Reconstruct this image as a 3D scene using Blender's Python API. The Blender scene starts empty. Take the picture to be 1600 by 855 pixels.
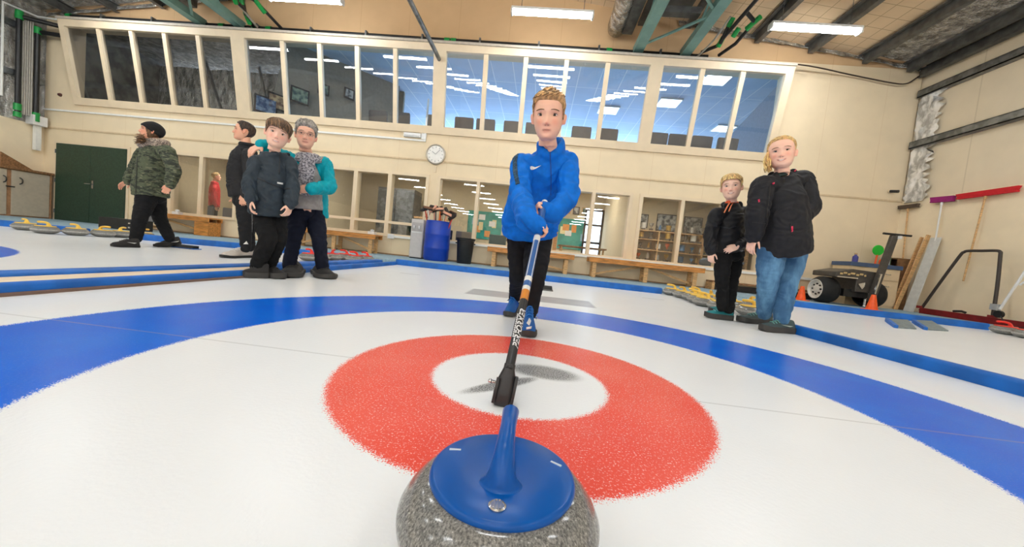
import bpy, bmesh, math, random
import numpy as np
from mathutils import Vector, Matrix, Euler, noise
from mathutils.bvhtree import BVHTree
random.seed(7); RS = np.random.RandomState(7)
SC = bpy.context.scene; COL = SC.collection
PI = math.pi
V = Vector

# ------------------------------------------------------------------ camera
FPX, PIT, ROL, CH, YAW = 555.0, math.radians(3.4), math.radians(5.89), 0.44, math.radians(3.8)
FW = V((-math.sin(YAW)*math.cos(PIT), math.cos(YAW)*math.cos(PIT), -math.sin(PIT)))
_r0 = V((math.cos(YAW), math.sin(YAW), 0)); _u0 = _r0.cross(FW)
RT = math.cos(ROL)*_r0 + math.sin(ROL)*_u0
UP = -math.sin(ROL)*_r0 + math.cos(ROL)*_u0
CAM = V((0, 0, CH))
def ray(x, y): return FW + (x-800)/FPX*RT + (427.5-y)/FPX*UP
def atz(x, y, z=0.0):
    d = ray(x, y); return CAM + d*((z-CH)/d.z)
def at(x, y, Y):
    d = ray(x, y); return CAM + d*(Y/d.y)
def atx(x, y, X):
    d = ray(x, y); return CAM + d*(X/d.x)
cd = bpy.data.cameras.new('camera'); co = bpy.data.objects.new('camera', cd); COL.objects.link(co)
cd.sensor_width = 36; cd.lens = FPX/1600*36; cd.clip_start = 0.02; cd.clip_end = 200
M = Matrix((RT, UP, -FW)).transposed().to_4x4(); M.translation = CAM
co.matrix_world = M
SC.camera = co
SC.view_settings.view_transform = 'Standard'; SC.view_settings.look = 'None'
SC.view_settings.exposure = 0.0; SC.view_settings.gamma = 1.0
SC.view_settings.use_curve_mapping = False

# ------------------------------------------------------------------ materials
def s2l(c):
    return tuple(((v/255)/12.92 if v/255 <= .04045 else ((v/255+.055)/1.055)**2.4) for v in c)
class NT:
    def __init__(s, name):
        s.m = bpy.data.materials.new(name); s.m.use_nodes = True; s.t = s.m.node_tree
        s.n = s.t.nodes; s.l = s.t.links; s.b = s.n['Principled BSDF']; s.out = s.n['Material Output']
    def node(s, ty, **kw):
        n = s.n.new(ty)
        for k, v in kw.items(): setattr(n, k, v)
        return n
    def put(s, sock, v):
        if hasattr(v, 'default_value') or hasattr(v, 'is_linked'): s.l.new(v, sock)
        else: sock.default_value = v
    def math(s, op, a, b=0.0, c=0.0, clamp=False):
        n = s.node('ShaderNodeMath', operation=op, use_clamp=clamp)
        s.put(n.inputs[0], a); s.put(n.inputs[1], b); s.put(n.inputs[2], c); return n.outputs[0]
    def smooth(s, v, a, b):
        n = s.node('ShaderNodeMapRange', interpolation_type='SMOOTHSTEP')
        s.put(n.inputs[0], v); n.inputs[1].default_value = a; n.inputs[2].default_value = b; return n.outputs[0]
    def mix(s, f, a, b, bt='MIX'):
        n = s.node('ShaderNodeMix', data_type='RGBA', blend_type=bt)
        s.put(n.inputs[0], f)
        for k, v in ((6, a), (7, b)):
            if isinstance(v, tuple): n.inputs[k].default_value = (*v, 1)
            else: s.l.new(v, n.inputs[k])
        return n.outputs[2]
    def noise(s, vec, scale, detail=2.0, rough=.5):
        n = s.node('ShaderNodeTexNoise'); n.inputs['Scale'].default_value = scale
        n.inputs['Detail'].default_value = detail; n.inputs['Roughness'].default_value = rough
        if vec is not None: s.l.new(vec, n.inputs['Vector'])
        return n.outputs[0]
    def scaled(s, vec, sc):
        n = s.node('ShaderNodeMapping'); n.inputs['Scale'].default_value = sc; s.l.new(vec, n.inputs['Vector']); return n.outputs[0]
    def pos(s): return s.node('ShaderNodeNewGeometry').outputs['Position']
    def obj(s): return s.node('ShaderNodeTexCoord').outputs['Object']
    def bump(s, h, strength=.2, dist=.01):
        n = s.node('ShaderNodeBump'); n.inputs['Strength'].default_value = strength; n.inputs['Distance'].default_value = dist
        s.l.new(h, n.inputs['Height']); s.l.new(n.outputs[0], s.b.inputs['Normal'])
MATS = {}
def mat(name, c, rough=.6, metal=0.0, spec=.5, var=.04, nsc=14.0, bump=0.0, bsc=60.0, lin=False, coat=0.0, stretch=(1, 1, 1), c2=None, emit=None, estr=0.0, sheen=0.0):
    if name in MATS: return MATS[name]
    t = NT(name); col = c if lin else s2l(c)
    o = t.scaled(t.obj(), stretch)
    f = t.noise(o, nsc, 3)
    if c2 is None: b = tuple(max(0, v*(1-var*1.6)) for v in col); a = tuple(min(1, v*(1+var)) for v in col)
    else: a = col; b = s2l(c2)
    fr = t.smooth(f, .35, .65)
    t.l.new(t.mix(fr, a, b), t.b.inputs['Base Color'])
    t.b.inputs['Roughness'].default_value = rough; t.b.inputs['Metallic'].default_value = metal
    t.b.inputs['Specular IOR Level'].default_value = spec
    t.b.inputs['Coat Weight'].default_value = coat
    t.b.inputs['Sheen Weight'].default_value = sheen
    if bump: t.bump(t.noise(o, bsc, 3), bump, .01)
    if emit is not None:
        t.b.inputs['Emission Color'].default_value = (*emit, 1); t.b.inputs['Emission Strength'].default_value = estr
    MATS[name] = t.m; return t.m

# ------------------------------------------------------------------ mesh builder
class MB:
    def __init__(s): s.v = []; s.f = []; s.mi = []
    def add(s, vs, fs, m=0):
        o = len(s.v); s.v += [V(p) for p in vs]; s.f += [[i+o for i in f] for f in fs]; s.mi += [m]*len(fs); return s
    def box(s, c, d, R=None, m=0):
        c = V(c); h = V(d)/2
        vs = [V((sx*h.x, sy*h.y, sz*h.z)) for sz in (-1, 1) for sy in (-1, 1) for sx in (-1, 1)]
        if R is not None: vs = [R @ v for v in vs]
        return s.add([c+v for v in vs], [[0, 2, 3, 1], [4, 5, 7, 6], [0, 1, 5, 4], [2, 6, 7, 3], [0, 4, 6, 2], [1, 3, 7, 5]], m)
    def lohi(s, lo, hi, m=0):
        lo, hi = V(lo), V(hi); return s.box((lo+hi)/2, hi-lo, m=m)
    def bar(s, p, q, w, h, up=(0, 0, 1), m=0):
        p, q = V(p), V(q); d = (q-p).normalized(); up = V(up)
        if abs(d.dot(up)) > .98: up = V((1, 0, 0))
        x = d.cross(up).normalized(); z = x.cross(d)
        vs = [b+x*(sx*w/2)+z*(sz*h/2) for b in (p, q) for sz in (-1, 1) for sx in (-1, 1)]
        return s.add(vs, [[0, 1, 3, 2], [4, 6, 7, 5], [0, 4, 5, 1], [2, 3, 7, 6], [0, 2, 6, 4], [1, 5, 7, 3]], m)
    def rings(s, R, cap=True, m=0, closed=True):
        n = len(R[0]); vs = [p for r in R for p in r]; fs = []
        for i in range(len(R)-1):
            for j in range(n if closed else n-1):
                k = (j+1) % n; fs.append([i*n+j, i*n+k, (i+1)*n+k, (i+1)*n+j])
        if cap:
            fs.append(list(range(n))[::-1]); fs.append([(len(R)-1)*n+j for j in range(n)])
        return s.add(vs, fs, m)
    def tube(s, pts, r, n=10, m=0, up=None, flat=1.0, cap=True):
        pts = [V(p) for p in pts]; k = len(pts)
        rr = r if isinstance(r, (list, tuple)) else [r]*k
        R = []; prev = None
        for i, p in enumerate(pts):
            d = ((pts[min(i+1, k-1)]-p).normalized() + (p-pts[max(i-1, 0)]).normalized())
            d = d.normalized() if d.length > 1e-6 else (pts[-1]-pts[0]).normalized()
            if prev is None:
                a = V(up) if up is not None else (V((0, 0, 1)) if abs(d.z) < .9 else V((1, 0, 0)))
            else: a = prev
            x = a - d*a.dot(d); x = x.normalized() if x.length > 1e-6 else d.orthogonal().normalized()
            y = d.cross(x); prev = x
            rad = rr[i]; rx, ry = (rad if isinstance(rad, (tuple, list)) else (rad, rad*flat))
            R.append([p + x*(rx*math.cos(2*PI*j/n)) + y*(ry*math.sin(2*PI*j/n)) for j in range(n)])
        return s.rings(R, cap, m)
    def ball(s, c, r, n=12, k=8, R=None, m=0):
        r = V((r, r, r)) if not hasattr(r, '__len__') else V(r); c = V(c); rg = []
        for i in range(k+1):
            a = -PI/2 + PI*i/k; ca = max(math.cos(a), 1e-3)
            ring = [V((r.x*ca*math.cos(2*PI*j/n), r.y*ca*math.sin(2*PI*j/n), r.z*math.sin(a))) for j in range(n)]
            rg.append([c + ((R @ p) if R is not None else p) for p in ring])
        return s.rings(rg, True, m)
    def lathe(s, prof, c=(0, 0, 0), n=32, R=None, m=0, cap=True):
        c = V(c); rg = []
        for r, z in prof:
            ring = [V((max(r, 1e-4)*math.cos(2*PI*j/n), max(r, 1e-4)*math.sin(2*PI*j/n), z)) for j in range(n)]
            rg.append([c + ((R @ p) if R is not None else p) for p in ring])
        return s.rings(rg, cap, m)
    def prism(s, poly, d, m=0):
        """poly: 3-D polygon points; d: extrusion vector"""
        poly = [V(p) for p in poly]; d = V(d); n = len(poly)
        return s.add(poly+[p+d for p in poly], [list(range(n))[::-1], [n+i for i in range(n)]]+[[i, (i+1) % n, n+(i+1) % n, n+i] for i in range(n)], m)
    def mesh(s, name, fix=True):
        me = bpy.data.meshes.new(name); me.from_pydata([tuple(v) for v in s.v], [], s.f); me.update()
        if fix:
            bm = bmesh.new(); bm.from_mesh(me); bmesh.ops.recalc_face_normals(bm, faces=bm.faces[:]); bm.to_mesh(me); bm.free()
        return me
    def build(s, name, mats, parent=None, smooth=40, bevel=0.0, seg=2, fix=True, **props):
        me = s.mesh(name, fix)
        for m in (mats if isinstance(mats, (list, tuple)) else [mats]): me.materials.append(m)
        me.polygons.foreach_set('material_index', s.mi)
        return link(name, me, parent, smooth, bevel, seg, **props)
def link(name, me, parent=None, smooth=40, bevel=0.0, seg=2, **props):
    if smooth:
        me.polygons.foreach_set('use_smooth', [True]*len(me.polygons))
        if smooth < 180: me.set_sharp_from_angle(angle=math.radians(smooth))
    o = bpy.data.objects.new(name, me); COL.objects.link(o)
    if bevel:
        b = o.modifiers.new('edge', 'BEVEL'); b.width = bevel; b.segments = seg; b.limit_method = 'ANGLE'; b.harden_normals = False
    for k, v in props.items(): o[k] = v
    if parent is not None: child(o, parent)
    return o
def child(o, parent):
    o.parent = parent; p = parent; off = V((0, 0, 0))
    # meshes are built in world coordinates: undo the base point of the thing they belong to
    Mx = Matrix.Identity(4)
    chain = []
    while p is not None: chain.append(p); p = p.parent
    w = Matrix.Identity(4)
    for q in reversed(chain): w = w @ q.matrix_parent_inverse @ q.matrix_basis if q.parent else w @ q.matrix_basis
    o.matrix_parent_inverse = w.inverted()
def tag(o, label, cat, group=None, kind=None):
    o['label'] = label; o['category'] = cat
    if group: o['group'] = group
    if kind: o['kind'] = kind
    return o
def thing(name, label, cat, loc=(0, 0, 0), rz=0.0, group=None):
    o = bpy.data.objects.new(name, None); COL.objects.link(o); o.location = loc; o.rotation_euler = (0, 0, rz)
    o.empty_display_size = .05
    return tag(o, label, cat, group)
def dup(root, loc, rz=0.0, label=None, group=None):
    def cp(o, par):
        c = o.copy(); COL.objects.link(c)
        if par is not None:
            mpi = o.matrix_parent_inverse.copy(); c.parent = par; c.matrix_parent_inverse = mpi
        for ch in o.children: cp(ch, c)
        return c
    r = cp(root, None); r.location = loc; r.rotation_euler = (0, 0, rz)
    if label: r['label'] = label
    if group: r['group'] = group
    return r
def struct(name, mb, m, label=None, parent=None, **kw):
    o = mb.build(name, m, parent, kind='structure', **kw) if parent is None else mb.build(name, m, parent, **kw)
    if label: o['label'] = label
    return o

# ------------------------------------------------------------------ common materials
CREAM = mat('cream_paint', (242, 224, 192), .7, var=.025, nsc=2.5, bump=.02, bsc=200)
FRAMEP = mat('cream_gloss_paint', (232, 212, 180), .45, var=.02, nsc=4)
WHITE = mat('white_paint', (235, 235, 230), .5, var=.02)
WPLAST = mat('white_plastic', (228, 228, 226), .35, var=.02)
BLACKP = mat('black_plastic', (26, 26, 28), .4, var=.15)
BLUEF = mat('blue_foam', (0, 100, 190), .55, var=.12, nsc=5, bump=.05, bsc=80)
BLUED = mat('blue_barrel_plastic', (5, 62, 178), .35, var=.06, nsc=4)
STEEL = mat('galvanised_steel', (128, 132, 134), .4, .8, var=.2, nsc=8)
DSTEEL = mat('dark_steel', (104, 104, 102), .5, .5, var=.15, nsc=6)
TEAL = mat('teal_painted_steel', (126, 168, 160), .45, .1, var=.06, nsc=5)
CHROME = mat('bright_metal', (205, 205, 205), .25, 1.0, var=.05)
WOODO = mat('varnished_pine', (206, 138, 68), .4, var=.2, nsc=5, stretch=(1, 6, 8), bump=.03)
WOODP = mat('pale_pine', (214, 170, 116), .6, var=.15, nsc=6, stretch=(2, 2, 10))
WOODB = mat('brown_board', (150, 108, 70), .6, var=.2, nsc=6, stretch=(2, 6, 6))
RUBBER = mat('black_rubber', (22, 22, 22), .75, var=.2, bump=.1, bsc=120)
GREENF = mat('green_fitting', (14, 150, 66), .35, var=.08)
ORANGE = mat('orange_plastic', (250, 92, 24), .45, var=.05)
def foil():
    t = NT('silver_foil'); p = t.obj()
    n1 = t.noise(t.scaled(p, (1, 1, .35)), 7, 5, .65); n2 = t.noise(p, 30, 3)
    f = t.smooth(n1, .35, .68)
    t.l.new(t.mix(f, s2l((150, 148, 142)), s2l((238, 236, 230))), t.b.inputs['Base Color'])
    t.b.inputs['Metallic'].default_value = .75; t.b.inputs['Roughness'].default_value = .22
    t.bump(t.math('ADD', n1, t.math('MULTIPLY', n2, .3)), 1.0, .14); return t.m
FOIL = foil()
def grid_mat(name, c, cl, sx, sy, w, ax=(0, 1), rough=.7, emit=0):
    t = NT(name); p = t.pos(); s = t.node('ShaderNodeSeparateXYZ'); t.l.new(p, s.inputs[0])
    def line(o, sc):
        fr = t.math('FRACT', t.math('MULTIPLY', o, 1/sc)); d = t.math('ABSOLUTE', t.math('SUBTRACT', fr, .5))
        return t.math('GREATER_THAN', d, .5-w/sc/2)
    g = line(s.outputs[ax[0]], sx)
    if sy: g = t.math('MAXIMUM', g, line(s.outputs[ax[1]], sy))
    f = t.noise(p, 3, 3)
    base = t.mix(f, s2l(c), tuple(v*.86 for v in s2l(c)))
    t.l.new(t.mix(g, base, s2l(cl)), t.b.inputs['Base Color']); t.b.inputs['Roughness'].default_value = rough
    t.bump(f, .1, .02); return t.m
ROOFM = grid_mat('netted_roof_lining', (232, 206, 170), (176, 150, 116), .3, .3, .012)
def glass(name, tint=(1, 1, 1), ior=1.55, rough=0.0):
    t = NT(name); t.n.remove(t.b)
    tr = t.node('ShaderNodeBsdfTransparent'); tr.inputs[0].default_value = (*tint, 1)
    gl = t.node('ShaderNodeBsdfGlossy'); gl.inputs['Roughness'].default_value = rough
    fr = t.node('ShaderNodeFresnel'); fr.inputs[0].default_value = ior
    nz = t.noise(t.pos(), 1.3, 1)
    bp = t.node('ShaderNodeBump'); bp.inputs['Strength'].default_value = .04; bp.inputs['Distance'].default_value = .02
    t.l.new(nz, bp.inputs['Height']); t.l.new(bp.outputs[0], gl.inputs['Normal'])
    mx = t.node('ShaderNodeMixShader'); t.l.new(fr.outputs[0], mx.inputs[0]); t.l.new(tr.outputs[0], mx.inputs[1]); t.l.new(gl.outputs[0], mx.inputs[2])
    t.l.new(mx.outputs[0], t.out.inputs[0]); return t.m
GLASS = glass('window_glass', (.93, .96, .97), 1.9)

# ------------------------------------------------------------------ ice
HOUSES = [(-.017, 1.23), (-5.45, 1.23), (4.86, 1.23)]
def ice():
    t = NT('painted_ice'); p = t.pos(); s = t.node('ShaderNodeSeparateXYZ'); t.l.new(p, s.inputs[0])
    X, Y = s.outputs[0], s.outputs[1]
    rmin = None
    for hx, hy in HOUSES:
        dx = t.math('SUBTRACT', X, hx); dy = t.math('SUBTRACT', Y, hy)
        r = t.math('SQRT', t.math('ADD', t.math('MULTIPLY', dx, dx), t.math('MULTIPLY', dy, dy)))
        rmin = r if rmin is None else t.math('MINIMUM', rmin, r)
    nf = t.noise(p, 260, 1); nm = t.noise(p, 70, 2); nl = t.noise(p, 3, 3)
    rj = t.math('ADD', rmin, t.math('ADD', t.math('MULTIPLY', t.math('SUBTRACT', nf, .5), .058), t.math('MULTIPLY', t.math('SUBTRACT', nm, .5), .022)))
    def ring(a, b, w=.006):
        return t.math('MULTIPLY', t.smooth(rj, a-w, a+w), t.math('SUBTRACT', 1.0, t.smooth(rj, b-w, b+w)))
    blue = ring(1.22, 1.83); red = ring(.302, .61)
    # frost: pebbled ice whitens the paint in tiny flecks
    fleck = t.smooth(t.noise(p, 190, 2, .6), .56, .70); fleck2 = t.smooth(nl, .35, .7)
    white = t.mix(nl, s2l((240, 243, 245)), s2l((234, 237, 239)))
    bl = t.mix(fleck2, s2l((0, 100, 222)), s2l((0, 110, 226)))
    bl = t.mix(t.math('MULTIPLY', fleck, .10), bl, s2l((150, 180, 225)))
    rd = t.mix(fleck2, s2l((234, 82, 66)), s2l((238, 98, 82)))
    rd = t.mix(t.math('MULTIPLY', fleck, .7), rd, s2l((255, 222, 214)))
    c = t.mix(blue, white, bl); c = t.mix(red, c, rd)
    # thin tee line, hack-line ticks, grey advertising shapes frozen into the ice
    tl = t.math('LESS_THAN', t.math('ABSOLUTE', t.math('SUBTRACT', Y, 1.228)), .005)
    tl = t.math('MULTIPLY', tl, t.math('GREATER_THAN', rmin, .6))
    c = t.mix(t.math('MULTIPLY', tl, .3), c, s2l((150, 150, 150)))
    def boxm(x0, x1, y0, y1, e=.01, shear=0.0):
        xs = t.math('ADD', X, t.math('MULTIPLY', t.math('SUBTRACT', Y, y0), shear)) if shear else X
        a = t.math('MULTIPLY', t.smooth(xs, x0-e, x0+e), t.math('SUBTRACT', 1.0, t.smooth(xs, x1-e, x1+e)))
        b = t.math('MULTIPLY', t.smooth(Y, y0-e, y0+e), t.math('SUBTRACT', 1.0, t.smooth(Y, y1-e, y1+e)))
        return t.math('MULTIPLY', a, b)
    ad = t.math('MULTIPLY', boxm(-.66, .60, 3.36, 3.86, .02), t.math('ADD', .55, t.math('MULTIPLY', nl, .5)))
    c = t.mix(ad, c, s2l((150, 150, 158)))
    tick = t.math('MAXIMUM', boxm(1.50, 1.80, 5.0, 5.03), boxm(-1.86, -1.58, 4.76, 4.79))
    tick = t.math('MAXIMUM', tick, t.math('MAXIMUM', boxm(-6.1, -5.75, 4.9, 4.93), boxm(-.2, .3, 4.9, 4.915)))
    c = t.mix(t.math('MULTIPLY', tick, .7), c, s2l((110, 110, 112)))
    # worn grey wing-shaped mark beside the button
    def ell(cx, cy, a, b, ang):
        ca, sa = math.cos(ang), math.sin(ang)
        dx = t.math('SUBTRACT', X, cx); dy = t.math('SUBTRACT', Y, cy)
        u = t.math('ADD', t.math('MULTIPLY', dx, ca/a), t.math('MULTIPLY', dy, sa/a))
        v = t.math('ADD', t.math('MULTIPLY', dx, -sa/b), t.math('MULTIPLY', dy, ca/b))
        q = t.math('SQRT', t.math('ADD', t.math('MULTIPLY', u, u), t.math('MULTIPLY', v, v)))
        return t.math('SUBTRACT', 1.0, t.smooth(q, .55, 1.1))
    mk = t.math('MAXIMUM', ell(.07, 1.335, .15, .085, -.15), ell(-.07, 1.155, .17, .035, .75))
    mk = t.math('MULTIPLY', mk, t.math('ADD', .55, t.smooth(nf, .45, .62)), clamp=True)
    c = t.mix(t.math('MULTIPLY', mk, .95), c, s2l((84, 84, 86)))
    t.l.new(c, t.b.inputs['Base Color'])
    t.b.inputs['Roughness'].default_value = .26; t.b.inputs['Specular IOR Level'].default_value = .14
    peb = t.noise(p, 95, 2, .5)
    t.bump(peb, .12, .004); return t.m
ICE = ice()
HX0, HX1, HY0, HY1 = -13.2, 7.93, -37.0, 8.6
WALKY = 6.30; WZ = .07
struct('floor', MB().lohi((HX0, HY0, -.06), (HX1, 6.6, 0)), ICE, 'white curling ice with painted blue and red rings', smooth=0)
CARPET = mat('blue_grey_carpet', (146, 172, 186), .9, var=.1, nsc=40, bump=.15, bsc=300)
wk = MB().prism([(HX0, 5.62, -.05), (-7.62, 5.62, -.05), (-7.62, 6.32, -.05), (-6.93, 6.32, -.05), (-6.90, 5.70, -.05), (-5.4, 6.27, -.05), (-2.5, 6.46, -.05), (2.3, 6.27, -.05), (4.5, 6.80, -.05), (7.05, 6.08, -.05), (7.93, 5.75, -.05), (7.93, 8.62, -.05), (HX0, 8.62, -.05)], (0, 0, WZ+.05))
struct('floor_walkway', wk, CARPET, 'raised blue-grey carpet walkway along the window wall', smooth=0)
# ------------------------------------------------------------------ hall shell
W = 8.6; T = .16
# back wall: boxes around the openings
UB = [(-12.16, -7.80, 5), (-7.46, -2.85, 5), (-2.56, 2.02, 5), (2.30, 4.86, 3)]       # leaning gallery windows: x0, x1, panes
LB = [(-9.55, -7.80), (-5.45, -2.86), (-2.56, 2.03), (2.28, 5.05)]                       # club-room windows
LZ0, LZ1, UZ0, UZ1 = .57, 2.06, 3.10, 4.98
b = MB()
y0, y1 = W, W+T
b.lohi((HX0, y0, -.05), (HX1, y1, LZ0)); b.lohi((HX0, y0, LZ1), (HX1, y1, UZ0)); b.lohi((HX0, y0, UZ1), (HX1, y1, 5.30))
xs = [HX0]+[v for p in LB for v in p]+[HX1]
for i in range(0, len(xs), 2): b.lohi((xs[i], y0, LZ0), (xs[i+1], y1, LZ1))
b.lohi((HX0, y0, UZ0), (-12.30, y1, UZ1)); b.lohi((5.02, y0, UZ0), (HX1, y1, UZ1))
RX, RZ, EZ = -2.63, 6.72, 5.38
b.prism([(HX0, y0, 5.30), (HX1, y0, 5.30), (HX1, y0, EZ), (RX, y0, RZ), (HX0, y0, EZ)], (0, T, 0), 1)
WALLM = grid_mat('cream_wall_board', (242, 222, 187), (226, 203, 166), 1.21, 0, .010)
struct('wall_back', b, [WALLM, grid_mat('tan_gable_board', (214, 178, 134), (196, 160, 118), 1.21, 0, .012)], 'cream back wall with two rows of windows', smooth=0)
LOW = 2.45
lining = grid_mat('insulated_wall_lining', (236, 220, 192), (214, 198, 170), 1.5, 0, .02, ax=(1, 2), rough=.6)
for nm, x, sx in (('wall_right', HX1, 1), ('wall_left', HX0, -1)):
    w = MB().lohi((min(x, x+sx*.15), HY0, -.05), (max(x, x+sx*.15), W+T, LOW), 0)
    w.lohi((min(x+sx*.03, x+sx*.18), HY0, LOW), (max(x+sx*.03, x+sx*.18), W+T, 5.5), 1)
    struct(nm, w, [CREAM, lining if sx > 0 else FOIL], 'side wall with board below and lining above', smooth=0)
struct('wall_front', MB().prism([(HX0, HY0, 0), (HX1, HY0, 0), (HX1, HY0, EZ), (RX, HY0, RZ), (HX0, HY0, EZ)], (0, -.15, 0)), CREAM, 'far end wall of the hall', smooth=0)
cl = MB().prism([(HX1+.2, HY0, EZ-.02), (RX, HY0, RZ), (RX, HY0, RZ+.1), (HX1+.2, HY0, EZ+.1)], (0, W+T-HY0, 0), 0)
cl.prism([(HX0-.2, HY0, EZ-.02), (RX, HY0, RZ), (RX, HY0, RZ+.1), (HX0-.2, HY0, EZ+.1)], (0, W+T-HY0, 0), 1)
struct('ceiling', cl, [ROOFM, ROOFM], 'low pitched roof with netted lining', smooth=0)
def roofz(x): return RZ - (RZ-EZ)*abs(x-RX)/(HX1-RX) if x > RX else RZ - (RZ-EZ)*abs(x-RX)/(RX-HX0)
# purlins along the hall
PX = [7.55, 6.62, 5.46, 4.30, 3.15, -9.95, -11.2, -12.4, -7.9]
for i, x in enumerate(PX):
    p = MB(); z = roofz(x)-.03
    p.lohi((x-.09, -6, z-.015), (x+.09, W-.05, z)); p.lohi((x-.012, -6, z-.17), (x+.012, W-.05, z-.015)); p.lohi((x-.012, -6, z-.185), (x+.09, W-.05, z-.17))
    p.lohi((x-.10, -6, z-.03), (x-.05, W-.05, z))
    struct('roof_purlin', p, DSTEEL, 'steel purlin under the roof lining', smooth=0)
ez = MB().lohi((HX1-.12, -6, 5.12), (HX1-.02, W-.05, 5.30)).lohi((HX1-.16, -6, 5.10), (HX1-.10, W-.05, 5.14))
struct('eave_purlin', ez, DSTEEL, 'steel eave purlin at the right wall', smooth=0)
# foil turn-ups where lining meets gable and corner
f = MB()
def crumple(b, p0, p1, wv, n=40, amp=.05, seed=0):
    rr = random.Random(seed); p0, p1, wv = V(p0), V(p1), V(wv); rows = []
    nrm = (p1-p0).cross(wv).normalized()
    for i in range(n+1):
        q = p0.lerp(p1, i/n); rows.append([q+wv*(j/6)*(1+rr.uniform(-.25, .25))+nrm*rr.uniform(-amp, amp) for j in range(7)])
    return b.rings(rows, False, closed=False)
crumple(f, (HX1-.03, W-.06, 2.4), (HX1-.03, W-.06, 4.85), (0, -.42, 0), amp=.03, seed=2)
BFOIL = mat('bright_foil', (240, 240, 236), .25, .35, var=.3, nsc=9, bump=.8, bsc=18, stretch=(1, 1, .4))
o = f.build('foil_strip', BFOIL, smooth=180); o['kind'] = 'structure'; o['label'] = 'shiny silver foil strip in the right corner'
f = MB(); crumple(f, (2.6, W-.03, roofz(2.6)-.02), (HX1-.05, W-.03, EZ-.03), (0, -.05, -.12), amp=.015, seed=3)
o = f.build('foil_edge', FOIL, smooth=180); o['kind'] = 'structure'; o['label'] = 'crumpled foil edge along the right roof line'
f = MB(); crumple(f, (-6.8, W-.03, roofz(-6.8)-.02), (HX0+.1, W-.03, EZ-.05), (0, -.05, -.12), amp=.015, seed=4)
o = f.build('foil_edge', FOIL, smooth=180); o['kind'] = 'structure'; o['label'] = 'crumpled foil edge along the left roof line'
# grey roof sheet below the left slope (silver sarking)
f = MB(); n = 30
rows = []
for i in range(n+1):
    x = HX0 + (RX-2.2-HX0)*i/n
    rows.append([V((x, 8.5-14*j/30, roofz(x)-.035+noise.noise(V((x*1.7, j*.7, 3)))*.02)) for j in range(31)])
f.rings(rows, False, closed=False)
o = f.build('roof_sarking', FOIL, smooth=180); o['kind'] = 'structure'; o['label'] = 'silver foil sarking under the left roof slope'
f = MB(); rows = []
for i in range(13):
    x = 6.72+i*.1; rows.append([V((x, 8.5-14*j/30, roofz(x)-.03+noise.noise(V((x*2.7, j*.9, 3)))*.02)) for j in range(31)])
f.rings(rows, False, closed=False)
o = f.build('roof_sarking', FOIL, smooth=180); o['kind'] = 'structure'; o['label'] = 'silver foil sarking at the right eave'
# girts on the right and left walls
for z in (3.65, 4.75):
    struct('wall_girt', MB().lohi((HX1-.10, -8, z-.075), (HX1+.03, W-.06, z-.055)).lohi((HX1-.10, -8, z-.075), (HX1-.085, W-.06, z+.075)).lohi((HX1-.10, -8, z+.06), (HX1+.03, W-.06, z+.075)), STEEL, 'grey steel girt on the right wall', smooth=0)
for z in (3.55, 4.7):
    struct('wall_girt', MB().lohi((HX0-.03, -8, z-.07), (HX0+.08, W-.06, z+.07)), STEEL, 'grey steel girt on the left wall', smooth=0)
# trims on the back wall
struct('trim_1', MB().lohi((HX0, W-.035, 2.885), (-2.98, W, 2.925)).lohi((-3.02, W-.04, 2.885), (-2.98, W, 3.9)), WHITE, 'white cable trunking under the gallery windows', smooth=0)
struct('trim_2', MB().lohi((HX0, W-.018, 2.43), (HX1, W, 2.465)), mat('tan_batten', (214, 190, 152), .7, var=.04), 'thin tan batten across the back wall', smooth=0)
struct('trim_3', MB().lohi((-3.62, W-.05, .50), (5.2, W, .555)).lohi((5.2, W-.05, .50), (HX1-1.0, W, .555)), WHITE, 'white skirting trunking below the club-room windows', smooth=0)
struct('trim_4', MB().lohi((-12.3, W-.45, 4.985), (5.03, W, 5.035)), mat('grey_ledge', (196, 186, 172), .6, var=.05), 'pale ledge capping the gallery windows', smooth=0)
struct('baseboard_back', MB().lohi((-10.6, W-.02, WZ), (HX1, W, WZ+.03)), mat('brown_skirting', (150, 118, 84), .6), 'thin brown skirting at the foot of the back wall', smooth=0)

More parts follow.
